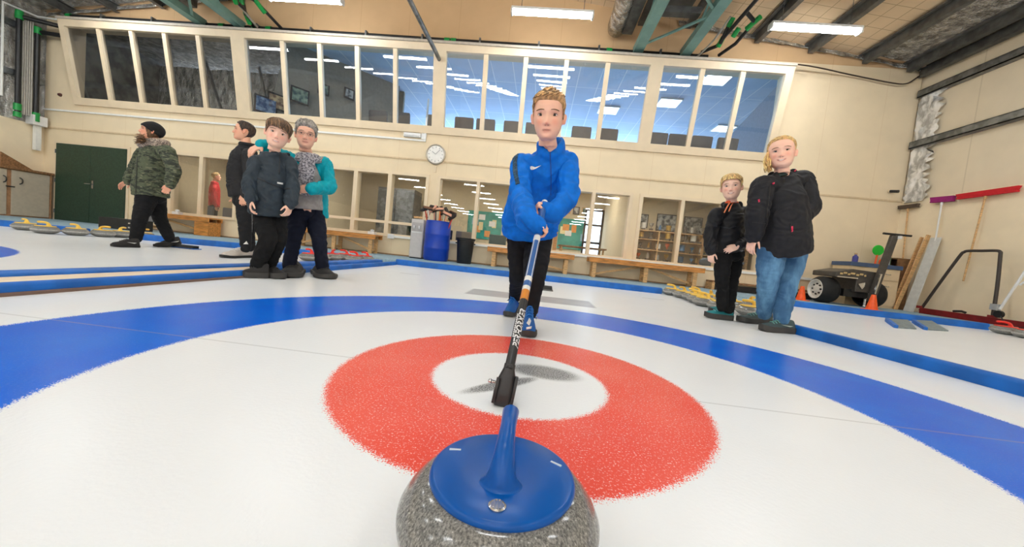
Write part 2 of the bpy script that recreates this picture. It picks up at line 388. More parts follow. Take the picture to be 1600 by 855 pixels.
# leaning gallery windows
LY = lambda z: W - .31*(z-3.25)/1.61
def lean(x, z, dy=0.0): return V((x, LY(z)+dy, z))
def leanbox(b, x0, x1, z0, z1, d=.10, back=.04, m=0):
    b.rings([[lean(x0, z0, -d+back), lean(x1, z0, -d+back), lean(x1, z0, back), lean(x0, z0, back)], [lean(x0, z1, -d+back), lean(x1, z1, -d+back), lean(x1, z1, back), lean(x0, z1, back)]], True, m)
wlabels = ['far left leaning gallery window showing dark silver lining', 'second leaning gallery window from the left', 'leaning gallery window above the clock and blue-jacket boy', 'three-pane leaning gallery window at the right end']
for wi, (x0, x1, n) in enumerate(UB):
    xl = -12.30 if wi == 0 else (UB[wi-1][1]+x0)/2
    xr = 5.02 if wi == 3 else (UB[wi+1][0]+x1)/2
    b = MB()
    leanbox(b, xl, xr, 4.84, 4.985, .12); leanbox(b, xl, xr, 3.08, 3.25, .12)
    leanbox(b, xl, x0, 3.25, 4.84, .12); leanbox(b, x1, xr, 3.25, 4.84, .12)
    if wi == 0: b.prism([lean(xl, 3.1), lean(xl, 4.98), (xl, W+.02, 4.98), (xl, W+.02, 3.1)], (.05, 0, 0))
    if wi == 3: b.prism([lean(xr, 3.1), lean(xr, 4.98), (xr, W+.02, 4.98), (xr, W+.02, 3.1)], (-.05, 0, 0))
    fr = struct('window_%d' % (wi+1), b, FRAMEP, wlabels[wi], smooth=0)
    pw = (x1-x0)/n
    for k in range(1, n):
        mb = MB(); xm = x0+pw*k; leanbox(mb, xm-.05, xm+.05, 3.25, 4.84, .09); mb.build('mullion', FRAMEP, fr, 0)
    g = MB(); g.rings([[lean(x0, 3.24, .0), lean(x1, 3.24, .0)], [lean(x0, 4.85, .0), lean(x1, 4.85, .0)]], False, closed=False)
    g.build('glass', GLASS, fr, 0)
# club-room windows
LM = [[(-8.74, .10)], [(-4.66, .10), (-3.79, .10)], [(-1.60, .08), (-.72, .08), (1.17, .08), (.25, .08)], [(3.22, .08), (4.15, .08)]]
llabels = ['two-pane club-room window behind the walking woman', 'club-room window with a low transom behind the elderly woman', 'long club-room window behind the boy sweeping', 'club-room window behind the two people on the right']
for wi, (x0, x1) in enumerate(LB):
    b = MB(); f0, f1 = W-.03, W+T
    b.lohi((x0-.05, f0, LZ0-.05), (x1+.05, f1, LZ0+.02)).lohi((x0-.05, f0, LZ1-.02), (x1+.05, f1, LZ1+.05))
    b.lohi((x0-.05, f0, LZ0+.02), (x0+.03, f1, LZ1-.02)).lohi((x1-.03, f0, LZ0+.02), (x1+.05, f1, LZ1-.02))
    fr = struct('window_%d' % (wi+5), b, FRAMEP, llabels[wi], smooth=0)
    for xm, w in LM[wi]:
        MB().lohi((xm-w/2, f0, LZ0+.02), (xm+w/2, f1, LZ1-.02)).build('mullion', FRAMEP, fr, 0)
    if wi == 1: MB().lohi((x0, f0+.005, .835), (x1, f1, .90)).build('transom', FRAMEP, fr, 0)
    g = MB(); g.rings([[V((x0, W+.05, LZ0)), V((x1, W+.05, LZ0))], [V((x0, W+.05, LZ1)), V((x1, W+.05, LZ1))]], False, closed=False)
    g.build('glass', GLASS, fr, 0)

# green double door
DG = mat('dark_green_paint', (38, 62, 46), .5, var=.12, nsc=30, bump=.05, bsc=200)
d = struct('door_1', MB().lohi((-12.78, W-.045, WZ), (-11.79, W-.005, 2.06)).lohi((-11.78, W-.045, WZ), (-10.79, W-.005, 2.06)), DG, 'dark green double doors in the left part of the back wall', bevel=.004)
MB().lohi((-12.86, W-.03, WZ), (-12.79, W, 2.065)).lohi((-10.78, W-.03, WZ), (-10.71, W, 2.065)).lohi((-12.86, W-.03, 2.065), (-10.71, W, 2.12)).build('door_frame', FRAMEP, d, 0)
MB().box((-11.70, W-.05, 1.07), (.05, .012, .2)).tube([(-11.70, W-.05, 1.08), (-11.70, W-.1, 1.08), (-11.86, W-.1, 1.075)], .011).build('door_handle', CHROME, d)
for z in (.3, 1.1, 1.85): MB().tube([(-12.785, W-.05, z-.05), (-12.785, W-.05, z+.05)], .012).build('hinge', DSTEEL, d)

# ------------------------------------------------------------------ rooms behind the glass
GZ0, GZ1, GB = 2.85, 5.45, 17.0
tile = grid_mat('ceiling_tiles', (214, 226, 240), (250, 250, 250), .6, 1.2, .025)
INW = mat('inner_wall_paint', (214, 206, 188), .8, var=.03)
g = MB().lohi((-7.2, W+T, GZ1), (6.9, GB, GZ1+.05))
struct('ceiling_gallery', g, tile, 'tiled ceiling of the viewing gallery', smooth=0)
struct('floor_gallery', MB().lohi((-13, W+T, GZ0-.05), (6.9, GB, GZ0)), mat('gallery_carpet', (150, 156, 168), .9), 'carpet of the viewing gallery', smooth=0)
struct('wall_gallery', MB().lohi((6.85, W+T, GZ0), (6.95, GB, GZ1)).lohi((5.4, W+T, GZ0), (6.85, W+T+.04, GZ1)), INW, 'right end wall of the gallery', smooth=0)
gb = MB().lohi((-7.2, GB, GZ0), (6.9, GB+.1, 3.3)).lohi((-7.2, GB, 5.0), (6.9, GB+.1, GZ1))
for xa, xb in ((-7.2, -6), (-2.6, -2.2), (1.6, 2.0), (5.6, 6.9)): gb.lohi((xa, GB, 3.3), (xb, GB+.1, 5.0))
struct('wall_gallery_rear', gb, INW, 'rear wall of the gallery', smooth=0)
SKYP = mat('daylit_pane', (120, 170, 235), .3, emit=(.42, .68, 1.0), estr=6.5)
for i, (xa, xb) in enumerate(((-6, -2.6), (-2.2, 1.6), (2.0, 5.6))):
    struct('window_%d' % (9+i), MB().lohi((xa, GB+.03, 3.3), (xb, GB+.06, 5.0)), SKYP, 'daylit window at the back of the gallery', smooth=0)
struct('wall_gallery_low', MB().prism([(5.35, W+T+.3, GZ0), (5.35, 13.5, GZ0), (5.35, 13.5, 4.0), (5.35, W+T+.3, 5.2)], (.08, 0, 0)), mat('grey_partition', (128, 134, 144), .7), 'grey sloping partition at the right end of the gallery', smooth=0)
struct('wall_gallery_end', MB().lohi((-13.12, W+T+.02, GZ0), (-13.04, 11.6, GZ1)), mat('dull_grey_lining', (112, 110, 104), .45, .3, var=.25, nsc=3, bump=.3, bsc=6), 'dull grey lining at the far left end of the gallery', smooth=0)
# darker side room of the gallery: partition, foil slope, framed pictures
struct('wall_gallery_side', MB().prism([(-7.25, W+T, GZ0), (-5.05, 11.6, GZ0), (-5.05, 11.6, GZ1), (-7.25, W+T+.6, GZ1)], (-.06, .06, 0)).lohi((-7.3, 12.0, GZ0), (-5.05, 12.1, GZ1)), mat('taupe_partition', (150, 140, 124), .8), 'taupe partition inside the gallery', smooth=0)
f = MB(); rows = []
for i in range(40):
    x = -13.1+i*.16; rows.append([V((x, 11.2+noise.noise(V((x*2, j*.5, 1)))*.06, GZ0+j*.12)) for j in range(22)])
f.rings(rows, False, closed=False)
o = f.build('wall_gallery_lining', FOIL, smooth=180); o['kind'] = 'structure'; o['label'] = 'silver lined wall inside the dark end of the gallery'
f = MB(); f.lohi((-13.2, W+T, GZ1), (-6.9, 11.4, GZ1+.05))
struct('ceiling_gallery_side', f, FOIL, 'silver roof lining over the dark end of the gallery', smooth=0)
for x0, x1 in ((-11.2, -10.1), (-9.4, -8.7)):
    struct('gallery_brace', MB().bar((x0, 11.0, GZ1), (x1, 11.0, GZ0), .06, .06), DSTEEL, 'dark steel brace inside the dark end of the gallery')
struct('gallery_rail', MB().lohi((-12.6, 10.98, 4.02), (-7.3, 11.04, 4.08)), DSTEEL, 'thin rail across the dark gallery lining')
# club room on the ground floor
CB = 12.4
cw = MB().lohi((-13, CB, 0), (7, CB+.1, 2.7)).lohi((6.9, W+T, 0), (7.0, CB, 2.7)).lohi((-6.6, W+T, 0), (-6.5, CB, 2.7)).lohi((2.09, W+T, 0), (2.2, CB, 2.7)).lohi((-11.0, W+T, 0), (-10.9, CB, 2.7))
struct('wall_club_room', cw, mat('club_room_paint', (214, 198, 164), .8, var=.015), 'cream walls of the club room behind the lower windows', smooth=0)
struct('ceiling_club_room', MB().lohi((-13, W+T, 2.7), (7, CB, 2.75)), WHITE, 'white ceiling of the club room', smooth=0)
struct('floor_club_room', MB().lohi((-13, W+T, -.05), (7, CB, .05)), mat('club_floor', (120, 112, 100), .5), 'floor of the club room', smooth=0)
# ------------------------------------------------------------------ lamps
LAMP = mat('lit_diffuser', (255, 255, 255), .4, emit=(.965, 1.0, 1.02), estr=30.0)
HOUSING = mat('lamp_housing', (225, 225, 222), .4)
def batten(loc, label, group):
    t = thing('ceiling_light', label, 'ceiling light', loc, 0, group)
    L = 1.56; hw = .062
    b = MB(); R = []
    for x in (-L/2+.02, L/2-.02):
        R.append([V((x, hw*math.cos(a), -.025-.05*max(0, math.sin(a)))) for a in [PI*k/10 for k in range(11)]]+[V((x, -hw, 0)), V((x, hw, 0))])
    b.rings(R); b.v = [v+V(loc) for v in b.v]; b.build('diffuser', LAMP, t, 60)
    h = MB().box((0, 0, .02), (L+.02, .15, .045)).box((-L/2, 0, -.03), (.035, .14, .09)).box((L/2, 0, -.03), (.035, .14, .09)); h.v = [v+V(loc) for v in h.v]
    h.build('housing', HOUSING, t, 0, bevel=.006)
    for x in (-.6, .6): MB().tube([V((x, 0, .04))+V(loc), V((x, 0, .9))+V(loc)], .006, 6).build('hanger', DSTEEL, t)
    return t
l0 = None
names = {(0, 0): 'long white fluorescent batten hanging at the upper left of the gallery windows', (1, 0): 'long white fluorescent batten hanging above the boy in blue', (2, 0): 'long white fluorescent batten hanging under the netted right roof'}
for i, x in enumerate((-5.22, -.22, 4.62, -10.2)):
    for k in range(13):
        y = 7.15-3.25*k; loc = (x, y, 5.12)
        lab = names.get((i, k), 'long white fluorescent batten in the rows running back over the ice behind the photographer')
        l0 = batten(loc, lab, 'ceiling battens') if l0 is None else dup(l0, loc, 0, lab, 'ceiling battens')
# club-room panels and gallery panels
PANEL = mat('lit_panel', (255, 255, 255), .4, emit=(1.0, .95, .86), estr=19.0)
PANELB = mat('lit_panel_cool', (255, 255, 255), .4, emit=(.80, .90, 1.0), estr=2.2)
def panel(loc, m, label, group, sx=1.2, sy=.3):
    t = thing('ceiling_panel_light', label, 'ceiling light', loc, 0, group)
    MB().box(V(loc)+V((0, 0, -.02)), (sx, sy, .03)).build('diffuser', m, t, 0)
    f = MB()
    for s in (-1, 1): f.box(V(loc)+V((0, s*(sy/2+.015), -.02)), (sx+.06, .03, .04)).box(V(loc)+V((s*(sx/2+.015), 0, -.02)), (.03, sy, .04))
    f.build('frame', WPLAST, t, 0)
    return t
for x, y, nm in ((-8.9, 10.4, 'leftmost room'), (-4.4, 10.4, 'room behind the elderly woman'), (-1.5, 10.4, 'room behind the water cooler'), (.9, 10.6, 'room behind the sweeping boy'), (3.6, 10.4, 'trophy room on the right')):
    panel((x, y, 2.70), PANEL, 'lit ceiling panel inside the %s behind glass' % nm, 'club-room panels')
for x, y, nm in ((3.45, 11.35, 'middle'), (4.1, 9.8, 'nearest the glass'), (1.8, 12.2, 'furthest left'), (5.9, 13.0, 'furthest right')):
    panel((x, y, GZ1), PANELB, 'pale ceiling panel in the gallery, %s of the panels' % nm, 'gallery panels', .6, .55)
SC.world = bpy.data.worlds.new('world'); SC.world.use_nodes = True
SC.world.node_tree.nodes['Background'].inputs[0].default_value = (.9, .95, 1, 1); SC.world.node_tree.nodes['Background'].inputs[1].default_value = .3
SC.view_settings.exposure = .88
PANELFILL = mat('added_fill_panel', (255, 255, 255), .4, emit=(1.0, .97, .92), estr=9.0)
panel((-9.8, 9.15, GZ1), PANELFILL, 'added unseen fill panel above the dark left end of the gallery', 'gallery panels', 1.2, .3)  # added fill lamp, kept out of view, lifts the dark left gallery bank
# ------------------------------------------------------------------ curling stones
def granite():
    t = NT('granite'); p = t.obj()
    v = t.node('ShaderNodeTexVoronoi'); v.inputs['Scale'].default_value = 300; t.l.new(p, v.inputs['Vector'])
    n = t.noise(t.scaled(p, (1, 1, .4)), 330, 3, .7); n2 = t.noise(p, 30, 2)
    f = t.smooth(n, .30, .70); sp = t.smooth(n, .64, .72)
    c = t.mix(f, s2l((84, 84, 82)), s2l((164, 162, 156)))
    c = t.mix(sp, c, s2l((226, 224, 218))); c = t.mix(t.math('MULTIPLY', n2, .25), c, s2l((84, 84, 82)))
    t.l.new(c, t.b.inputs['Base Color']); t.b.inputs['Roughness'].default_value = .13; return t.m
GRAN = granite()
BAND = mat('ground_granite_band', (168, 166, 160), .7, var=.2, nsc=90)
def hplast(n, c): return mat(n, c, .28, var=.03, spec=.3)
HBLUE = hplast('blue_handle_plastic', (0, 82, 164)); HYEL = hplast('yellow_handle_plastic', (244, 202, 88)); HRED = hplast('red_handle_plastic', (238, 62, 50))
def arc(pts, k=6):
    """Catmull-Rom through points"""
    P = [V(p) for p in pts]; P = [P[0]*2-P[1]]+P+[P[-1]*2-P[-2]]; out = []
    for i in range(1, len(P)-2):
        for j in range(k):
            u = j/k; a, b, c, d = P[i-1:i+3]
            out.append(.5*((2*b)+(c-a)*u+(2*a-5*b+4*c-d)*u*u+(3*b-a-3*c+d)*u**3))
    out.append(P[-2]); return out
def stone(label, hm, group=None, n=48, hero=False):
    t = thing('curling_stone', label, 'curling stone', (0, 0, 0), 0, group)
    top = [(.02, 0), (.065, .001), (.09, .006), (.118, .019), (.135, .034), (.1425, .045)]
    up = [(.1425, .045), (.1458, .052), (.1465, .058), (.1458, .065), (.1415, .074), (.133, .086), (.122, .098), (.112, .106), (.10, .110), (.02, .111)]
    MB().lathe(top+up[1:], n=n).build('body', GRAN, t, 50)
    if not hero: MB().lathe([(.1395, .0415), (.1442, .0465), (.1472, .052), (.1478, .058), (.1472, .064), (.1445, .0695), (.14, .0705)], n=n).build('striking_band', BAND, t, 60)
    d = MB().lathe([(.02, .105), (.104, .107), (.1065, .112), (.105, .117), (.100, .1195), (.06, .1215), (0, .122)], n=n).build('cap', hm, t, 60)
    h = MB()
    path = arc([(0, -.036, .1165), (0, -.036, .1225), (0, -.036, .131), (0, -.033, .143), (0, -.024, .156), (0, -.004, .1665), (0, .03, .1715), (0, .06, .1710), (0, .086, .169)], 5)
    rad = []
    for i, p in enumerate(path):
        u = i/5
        w = float(np.interp(u, [0, .5, 1, 2, 3, 4, 5, 6, 7, 8], [.046, .036, .0285, .0215, .0175, .0150, .0130, .0122, .0132, .0142]))
        l = float(np.interp(u, [0, .5, 1, 2, 3, 4, 5, 6, 7, 8], [.030, .024, .0205, .0170, .0145, .0128, .0118, .0115, .0115, .0115])); rad.append((l*(1 if hero else 1.3), w*(1 if hero else 1.3)))
    h.tube(path, rad, 24, up=(0, -1, .01))
    h.ball(path[-1], (.0142, .010, .0115), 16, 8)
    h.build('handle', hm, d, 60)
    if hero:
        b = MB().lathe([(.0005, .0), (.0115, 0), (.0115, .003), (.0095, .0042), (.009, .003), (.001, .003)], c=(0, -.078, .1190), n=24)
        for x in (-.0042, 0, .0042): b.box((x, -.078, .1227), (.0022, .015, .0018))
        b.build('bolt', CHROME, t, 40)
        for a in (math.radians(158), math.radians(22)):
            r = .086; c = V((r*math.cos(a), r*math.sin(a), .1206))
            MB().box(c, (.018, .0036, .0015), Matrix.Rotation(.12 if a > 1 else -.5, 3, 'Z')).build('cap_mark', mat('white_mark', (200, 212, 222), .4), d, 0)
    return t
hs = stone('large grey granite curling stone with blue handle, nearest the viewer', HBLUE, None, 96, True)
hs.location = (-.017, .507, 0)
ys = stone('', HYEL, 'yellow-handled stones at the left end board')
left = [((-8.05, 5.06), 1.3, 'cut by the edge of the photo'), ((-7.40, 4.86), 1.9, 'largest of the left row, next to the cabinet'), ((-7.25, 5.11), 1.6, 'second from the cabinet end of the left row'), ((-7.17, 5.40), -1.2, 'middle stone of the left row before the green door'), ((-7.22, 5.70), .4, 'fourth stone of the left row before the green door'), ((-7.14, 5.99), .2, 'last of the left row, beside the walking woman')]
for i, ((x, y), rz, nm) in enumerate(left):
    lab = 'grey yellow-handled stone, '+nm
    if i == 0: ys.location = (x, y, 0); ys.rotation_euler.z = rz; ys['label'] = lab
    else: dup(ys, (x, y, 0), rz, lab)
right = [((2.30, 6.10), 1.0, 'far end of the front row'), ((2.32, 5.72), 2.2, 'second from the blue board in the front row'), ((2.34, 5.40), .3, 'third from the blue board in the front row'), ((2.27, 5.06), 1.2, 'fourth from the blue board in the front row'), ((2.21, 4.74), .8, 'left of the small boy\'s trousers'), ((2.24, 4.41), 1.7, 'behind the small boy\'s shoe'), ((2.45, 4.17), 1.4, 'between small boy and woman'), ((2.75, 4.32), 1.5, 'beside the jeans shin'), ((2.98, 4.64), .6, 'seen between the knees of the woman in jeans'),
         ((2.63, 5.95), .9, 'back row, nearest the end board'), ((2.66, 5.55), 2.6, 'back row, second from the end board'), ((2.62, 5.14), 1.9, 'back row, behind the small boy'), ((2.56, 4.76), .2, 'back row, behind the small boy\'s legs'), ((2.95, 5.02), 2.9, 'rearmost, behind the gap between boy and woman')]
for (x, y), rz, nm in right: dup(ys, (x, y, 0), rz, 'yellow-handled stone in the right cluster, '+nm, 'yellow-handled stones in the right cluster')
rs = stone('', HRED, 'red-handled stones behind the elderly woman')
red = [((-3.40, 5.12), 1.2, 'nearest, beside the elderly woman\'s knee'), ((-3.42, 5.42), 1.9, 'second in the row behind the elderly woman'), ((-3.40, 5.72), .3, 'third in the row behind the elderly woman'), ((-3.36, 6.02), 1.5, 'fourth in the row behind the elderly woman'), ((-3.06, 5.80), 1.9, 'beside the row, right of the elderly woman'), ((-3.02, 6.10), 1.3, 'last of the row at the blue corner foam')]
for i, ((x, y), rz, nm) in enumerate(red):
    lab = 'grey red-handled stone, '+nm
    if i == 0: rs.location = (x, y, 0); rs.rotation_euler.z = rz; rs['label'] = lab
    else: dup(rs, (x, y, 0), rz, lab)
dup(rs, (6.72, 5.50, 0), 1.0, 'red-handled curling stone by the red scraper blade, left of the two', 'red-handled stones at the right edge')
dup(rs, (6.62, 5.17, 0), 2.0, 'red-handled curling stone cut by the right edge of the photo', 'red-handled stones at the right edge')

# ------------------------------------------------------------------ sheet dividers and end boards
def foam(name, pts, w, h, label, m=BLUEF, z=0.0, cat='foam divider'):
    b = MB()
    pts = [V((p[0], p[1], z)) for p in pts]; R = []
    for i, p in enumerate(pts):
        d = (pts[min(i+1, len(pts)-1)]-pts[max(i-1, 0)]).normalized(); x = d.cross(V((0, 0, 1)))
        r = min(.02, h*.3)
        prof = [(-w/2, 0), (w/2, 0), (w/2, h-r), (w/2-r*.4, h-r*.3), (w/2-r, h), (-w/2+r, h), (-w/2+r*.4, h-r*.3), (-w/2, h-r)]
        R.append([p+x*a+V((0, 0, b_)) for a, b_ in prof])
    b.rings(R); o = b.build(name, m, smooth=50); return tag(o, label, cat)
def sub(p, q, n): return [(p[0]+(q[0]-p[0])*i/n, p[1]+(q[1]-p[1])*i/n) for i in range(n+1)]
foam('sheet_divider', sub((-2.40, -5), (-2.44, 3.2), 8)+[(-2.47, 4.5), (-2.53, 6.22)], .05, .062, 'blue foam strip nearest the left side of the ice')
foam('sheet_divider', sub((-2.74, -5), (-2.78, 3.2), 8)+[(-2.80, 4.5), (-2.84, 6.22)], .16, .066, 'second blue foam strip, beyond the pale plank')
pl = foam('divider_plank', [(-2.525, -5), (-2.56, 3.2)], .185, .058, 'pale beige plank lying between the two blue foam strips', mat('pale_plank', (232, 212, 184), .6, var=.08, nsc=5, stretch=(6, .6, 1)), cat='plank')
dk = foam('shadow_strip', [(-2.372, -5), (-2.41, 3.2)], .012, .018, 'painted shadow line, a thin brown strip below the left blue foam', mat('shadow_brown', (120, 96, 84), .7), cat='board')  # brown strip stands in for the shadow line along the foam's base
foam('sheet_divider', sub((2.78, -2.2), (2.44, 1.75), 4)+sub((2.43, 1.9), (2.235, 3.22), 3), .075, .075, 'blue foam strip running along the right side of the ice')
foam('end_board', [(-2.55, 6.36), (-1.6, 6.35), (2.14, 6.17)], .12, .10, 'long blue foam end board below the windows')
foam('end_board', [(4.25, 6.72), (5.6, 6.32), (7.02, 5.98)], .12, .10, 'blue foam end board on the right by the orange cones')
foam('end_board', [(-6.82, 5.64), (-6.18, 5.87), (-5.4, 6.14), (-3.6, 6.30)], .12, .10, 'blue foam end board behind the walking woman')
foam('end_board', [(-9.6, 5.32), (-8.2, 5.5), (-7.68, 5.55)], .12, .10, 'short blue foam end board at the left edge')

# ------------------------------------------------------------------ hacks and mats on the ice
hk = thing('hack', 'black rubber foothold on the ice behind the sweeping boy', 'hack', (.03, 4.56, 0))
for sx in (-1, 1):
    b = MB(); cx = .06+sx*.11
    b.prism([(cx-.06, 4.50, 0), (cx-.06, 4.66, 0), (cx-.06, 4.66, .055), (cx-.06, 4.58, .05)], (.12, 0, 0)); b.build('foot_block', RUBBER, hk, 30, bevel=.006)
MB().box((.06, 4.59, .008), (.36, .2, .014)).build('plate', DSTEEL, hk, 0)
hk2 = thing('hack', 'black rubber foothold behind the walking woman\'s rear shoe', 'hack', (-5.2, 4.92, 0))
b = MB().prism([(-5.36, 4.86, 0), (-5.36, 5.0, 0), (-5.36, 5.0, .05), (-5.36, 4.93, .045)], (.3, 0, 0)); b.build('foot_block', RUBBER, hk2, 30, bevel=.006)
MB().box((-5.24, 4.93, .006), (.46, .12, .01)).build('plate', BLUEF, hk2, 0)
GMAT = mat('grey_ribbed_plate', (122, 136, 140), .5, var=.15, nsc=20)
for k, (c, lab) in enumerate(((((1385, 503), (1418, 505), (1432, 515), (1400, 513)), 'grey plate with blue edge lying on the right ice, left of the pair'), (((1427, 505), (1455, 506), (1482, 518), (1446, 516)), 'grey plate with blue edge lying on the right ice, right of the pair'))):
    q = [atz(x, y, 0) for x, y in c]; ctr = sum(q, V())/4
    t = thing('hack_cover', lab, 'hack cover', (ctr.x, ctr.y, 0), 0, 'hack covers')
    b = MB(); up = [p.copy() for p in q]
    b.add([*q, q[0]+V((0, 0, .05)), q[1]+V((0, 0, .05)), q[2]+V((0, 0, .012)), q[3]+V((0, 0, .012))], [[0, 3, 2, 1], [4, 5, 6, 7], [0, 1, 5, 4], [1, 2, 6, 5], [2, 3, 7, 6], [3, 0, 4, 7]])
    b.build('plate', GMAT, t, 0)
    MB().bar(q[0]+V((0, 0, .03)), q[3]+V((0, 0, .012)), .035, .05).build('edge_strip', BLUEF, t, 0)

# ------------------------------------------------------------------ benches along the wall
def bench(x0, x1, label, legs, yf=8.10, yb=8.5, zs=.52):
    t = thing('bench', label, 'bench', ((x0+x1)/2, 8.3, WZ), 0, 'wooden benches under the windows')
    MB().lohi((x0, yf, zs-.035), (x1, yb, zs)).lohi((x0, yf, zs-.11), (x1, yf+.035, zs-.035)).lohi((x0, yb-.035, zs-.11), (x1, yb, zs-.035)).build('seat', WOODO, t, 0, bevel=.004)
    for x in legs:
        for y in (yf+.06, yb-.06): MB().lohi((x-.045, y-.02, WZ), (x+.045, y+.02, zs-.036)).build('leg', WOODP, t, 0, bevel=.003)
        MB().lohi((x-.02, yf+.08, WZ+.06), (x+.02, yb-.08, WZ+.12)).build('stretcher', WOODP, t, 0)
    for a, b_ in zip(legs[:-1], legs[1:]):
        if b_ == legs[-1]: p, q = (a+.05, 8.3, zs-.10), (b_-.05, 8.3, WZ+.08)
        else: p, q = (a+.05, 8.3, WZ+.08), (b_-.05, 8.3, zs-.10)
        MB().bar(p, q, .03, .045).build('brace', WOODP, t, 0)
    return t
bench(-9.75, -8.0, 'wooden bench behind the walking woman', [-9.6, -8.15])
MB().lohi((-8.38, 8.12, WZ), (-8.02, 8.48, .405)).build('end_box', WOODO, bpy.data.objects['bench'], 0, bevel=.004)
bench(-5.95, -3.82, 'wooden bench behind the elderly woman', [-5.8, -4.85, -3.95])
bench(-1.16, .83, 'wooden bench behind the boy sweeping', [-1.0, .66])
bench(1.16, 3.70, 'long wooden bench right of the boy sweeping', [1.3, 2.45, 3.52])
TIS = mat('tissue', (240, 240, 238), .8)
for x, lab in ((-9.08, 'white tissue box on the bench behind the walking woman'), (-4.02, 'white tissue box on the bench end by the water cooler')):
    t = thing('tissue_box', lab, 'tissue box', (x, 8.35, .52)); MB().box((x, 8.35, .555), (.17, .12, .07)).build('box', WPLAST, t, 0, bevel=.006)
    MB().lathe([(.03, 0), (.04, .015), (.05, .035), (.02, .05), (.002, .055)], c=(x, 8.35, .591), n=9).build('tissue', TIS, t)
lb = thing('low_bench', 'low dark bench with wooden top below the right window', 'bench', (5.1, 8.4, WZ))
MB().lohi((3.95, 8.24, .235), (6.55, 8.56, .275)).build('top', WOODB, lb, 0, bevel=.004)
MB().lohi((4.0, 8.28, WZ+.012), (6.5, 8.54, .20)).build('drawer_box', mat('near_black', (24, 20, 18), .6), lb, 0)
for x in (3.98, 5.2, 6.48): MB().lohi((x-.03, 8.25, WZ), (x+.03, 8.55, .235)).build('leg', WOODP, lb, 0)
# water cooler
wc = thing('water_cooler', 'white water cooler beside the blue barrel', 'water cooler', (-2.83, 8.25, WZ))
MB().lohi((-2.98, 8.08, WZ+.02), (-2.68, 8.4, .98)).build('body', mat('cooler_white', (208, 204, 200), .35, var=.02), wc, 30, bevel=.02)
MB().lohi((-2.955, 8.07, .70), (-2.705, 8.09, .90)).build('dispenser_recess', mat('cooler_grey', (178, 174, 172), .4), wc, 0, bevel=.004)
for x in (-2.89, -2.77): MB().box((x, 8.05, .80), (.03, .05, .05)).box((x, 8.045, .765), (.015, .015, .03)).build('tap', WPLAST, wc, 0)
MB().lohi((-2.95, 8.06, .66), (-2.71, 8.09, .69)).build('drip_tray', WPLAST, wc, 0)
MB().lohi((-2.96, 8.09, WZ), (-2.70, 8.38, WZ+.03)).build('foot', BLACKP, wc, 0)
# barrel with brooms
bl = thing('barrel', 'blue plastic barrel full of curling brooms', 'barrel', (-2.33, 8.06, WZ))
prof = [(.01, .0), (.255, 0), (.27, .02), (.285, .06), (.287, .25), (.293, .27), (.293, .30), (.287, .32), (.287, .56), (.293, .58), (.293, .61), (.287, .63), (.285, .84), (.275, .88), (.28, .90), (.262, .90), (.262, .1), (.01, .08)]
MB().lathe(prof, c=(-2.33, 8.06, WZ), n=40).build('drum', BLUED, bl, 40)
BRC = [('red', (206, 60, 44)), ('orange', (232, 120, 50)), ('white', (222, 222, 216)), ('yellow', (226, 190, 100)), ('pink', (232, 160, 140)), ('black', (30, 30, 32))]
pad = mat('broom_pad_fabric', (226, 168, 140), .8); head = mat('broom_head_black', (30, 28, 30), .45)
locs = ['at the far left of the barrel', 'second from the left in the barrel', 'leaning left in front', 'standing tallest left of centre', 'left of the tall one', 'behind the tall one', 'in the middle of the barrel', 'just right of the middle', 'right of centre at the back', 'leaning right in front', 'third from the right', 'second from the right', 'at the far right of the barrel']
def norm(v): return v.normalized()
for i in range(13):
    u = (i-6)/6.0; ph = i*2.4
    base = V((-2.33+u*.06, 8.06+.08*math.sin(ph), WZ+.12))
    topp = V((-2.33+u*.33, 8.02+.15*math.sin(ph), 1.13+.11*abs(math.cos(i*1.7))+(.12 if i == 3 else 0)-.07*max(0, u)-.05*max(0, -u)))
    d = norm(topp-base); cn, cc = BRC[i % 6]
    t = thing('curling_broom', 'curling broom with %s shaft and black head, %s' % (cn, locs[i]), 'curling broom', tuple(base), 0, 'brooms in the blue barrel')
    MB().tube([base, topp], .014, 8).build('shaft', mat('shaft_'+cn, cc, .35), t)
    hx = norm(V((math.cos(i*1.3)*.9, .35*math.sin(i*2.1), .45*math.sin(i*1.9)+(.35 if u < 0 else -.35))))
    pn = norm(V((.3*math.sin(i), -.75, .65))); pn = norm(pn-hx*pn.dot(hx)); ny = hx.cross(pn)
    c = topp+d*.02; R = Matrix((hx, ny, pn)).transposed()
    hd = MB().rings([[c+R@V((sx*w/2, sy*k/2, z)) for sx, sy in ((-1, -1), (1, -1), (1, 1), (-1, 1))] for w, k, z in ((.09, .045, -.03), (.20, .07, -.004), (.215, .075, .014))]).build('head', head, t, 30, bevel=.004)
    MB().rings([[c+R@V((sx*w/2, sy*k/2, z)) for sx, sy in ((-1, -1), (1, -1), (1, 1), (-1, 1))] for w, k, z in ((.205, .066, .0145), (.19, .056, .036))]).build('pad', [mat('pad_dark', (52, 46, 44), .8), pad, mat('pad_brown', (120, 84, 62), .8)][i % 3], hd, 0, bevel=.004)
# bin
bn = thing('bin', 'black rubbish bin right of the blue barrel', 'bin', (-1.67, 8.08, WZ))
MB().lathe([(.01, 0), (.155, 0), (.165, .02), (.198, .52), (.212, .53), (.212, .575), (.198, .575), (.19, .53), (.15, .03), (.01, .025)], c=(-1.67, 8.08, WZ), n=36).build('tub', BLACKP, bn, 40)
for s in (-1, 1): MB().box((-1.67+s*.215, 8.08, WZ+.46), (.025, .09, .03)).build('handle', BLACKP, bn, 0, bevel=.004)
MB().lathe([(.190, .545), (.222, .548), (.222, .58), (.194, .582)], c=(-1.67, 8.08, WZ), n=36).build('liner', RUBBER, bn, 60)

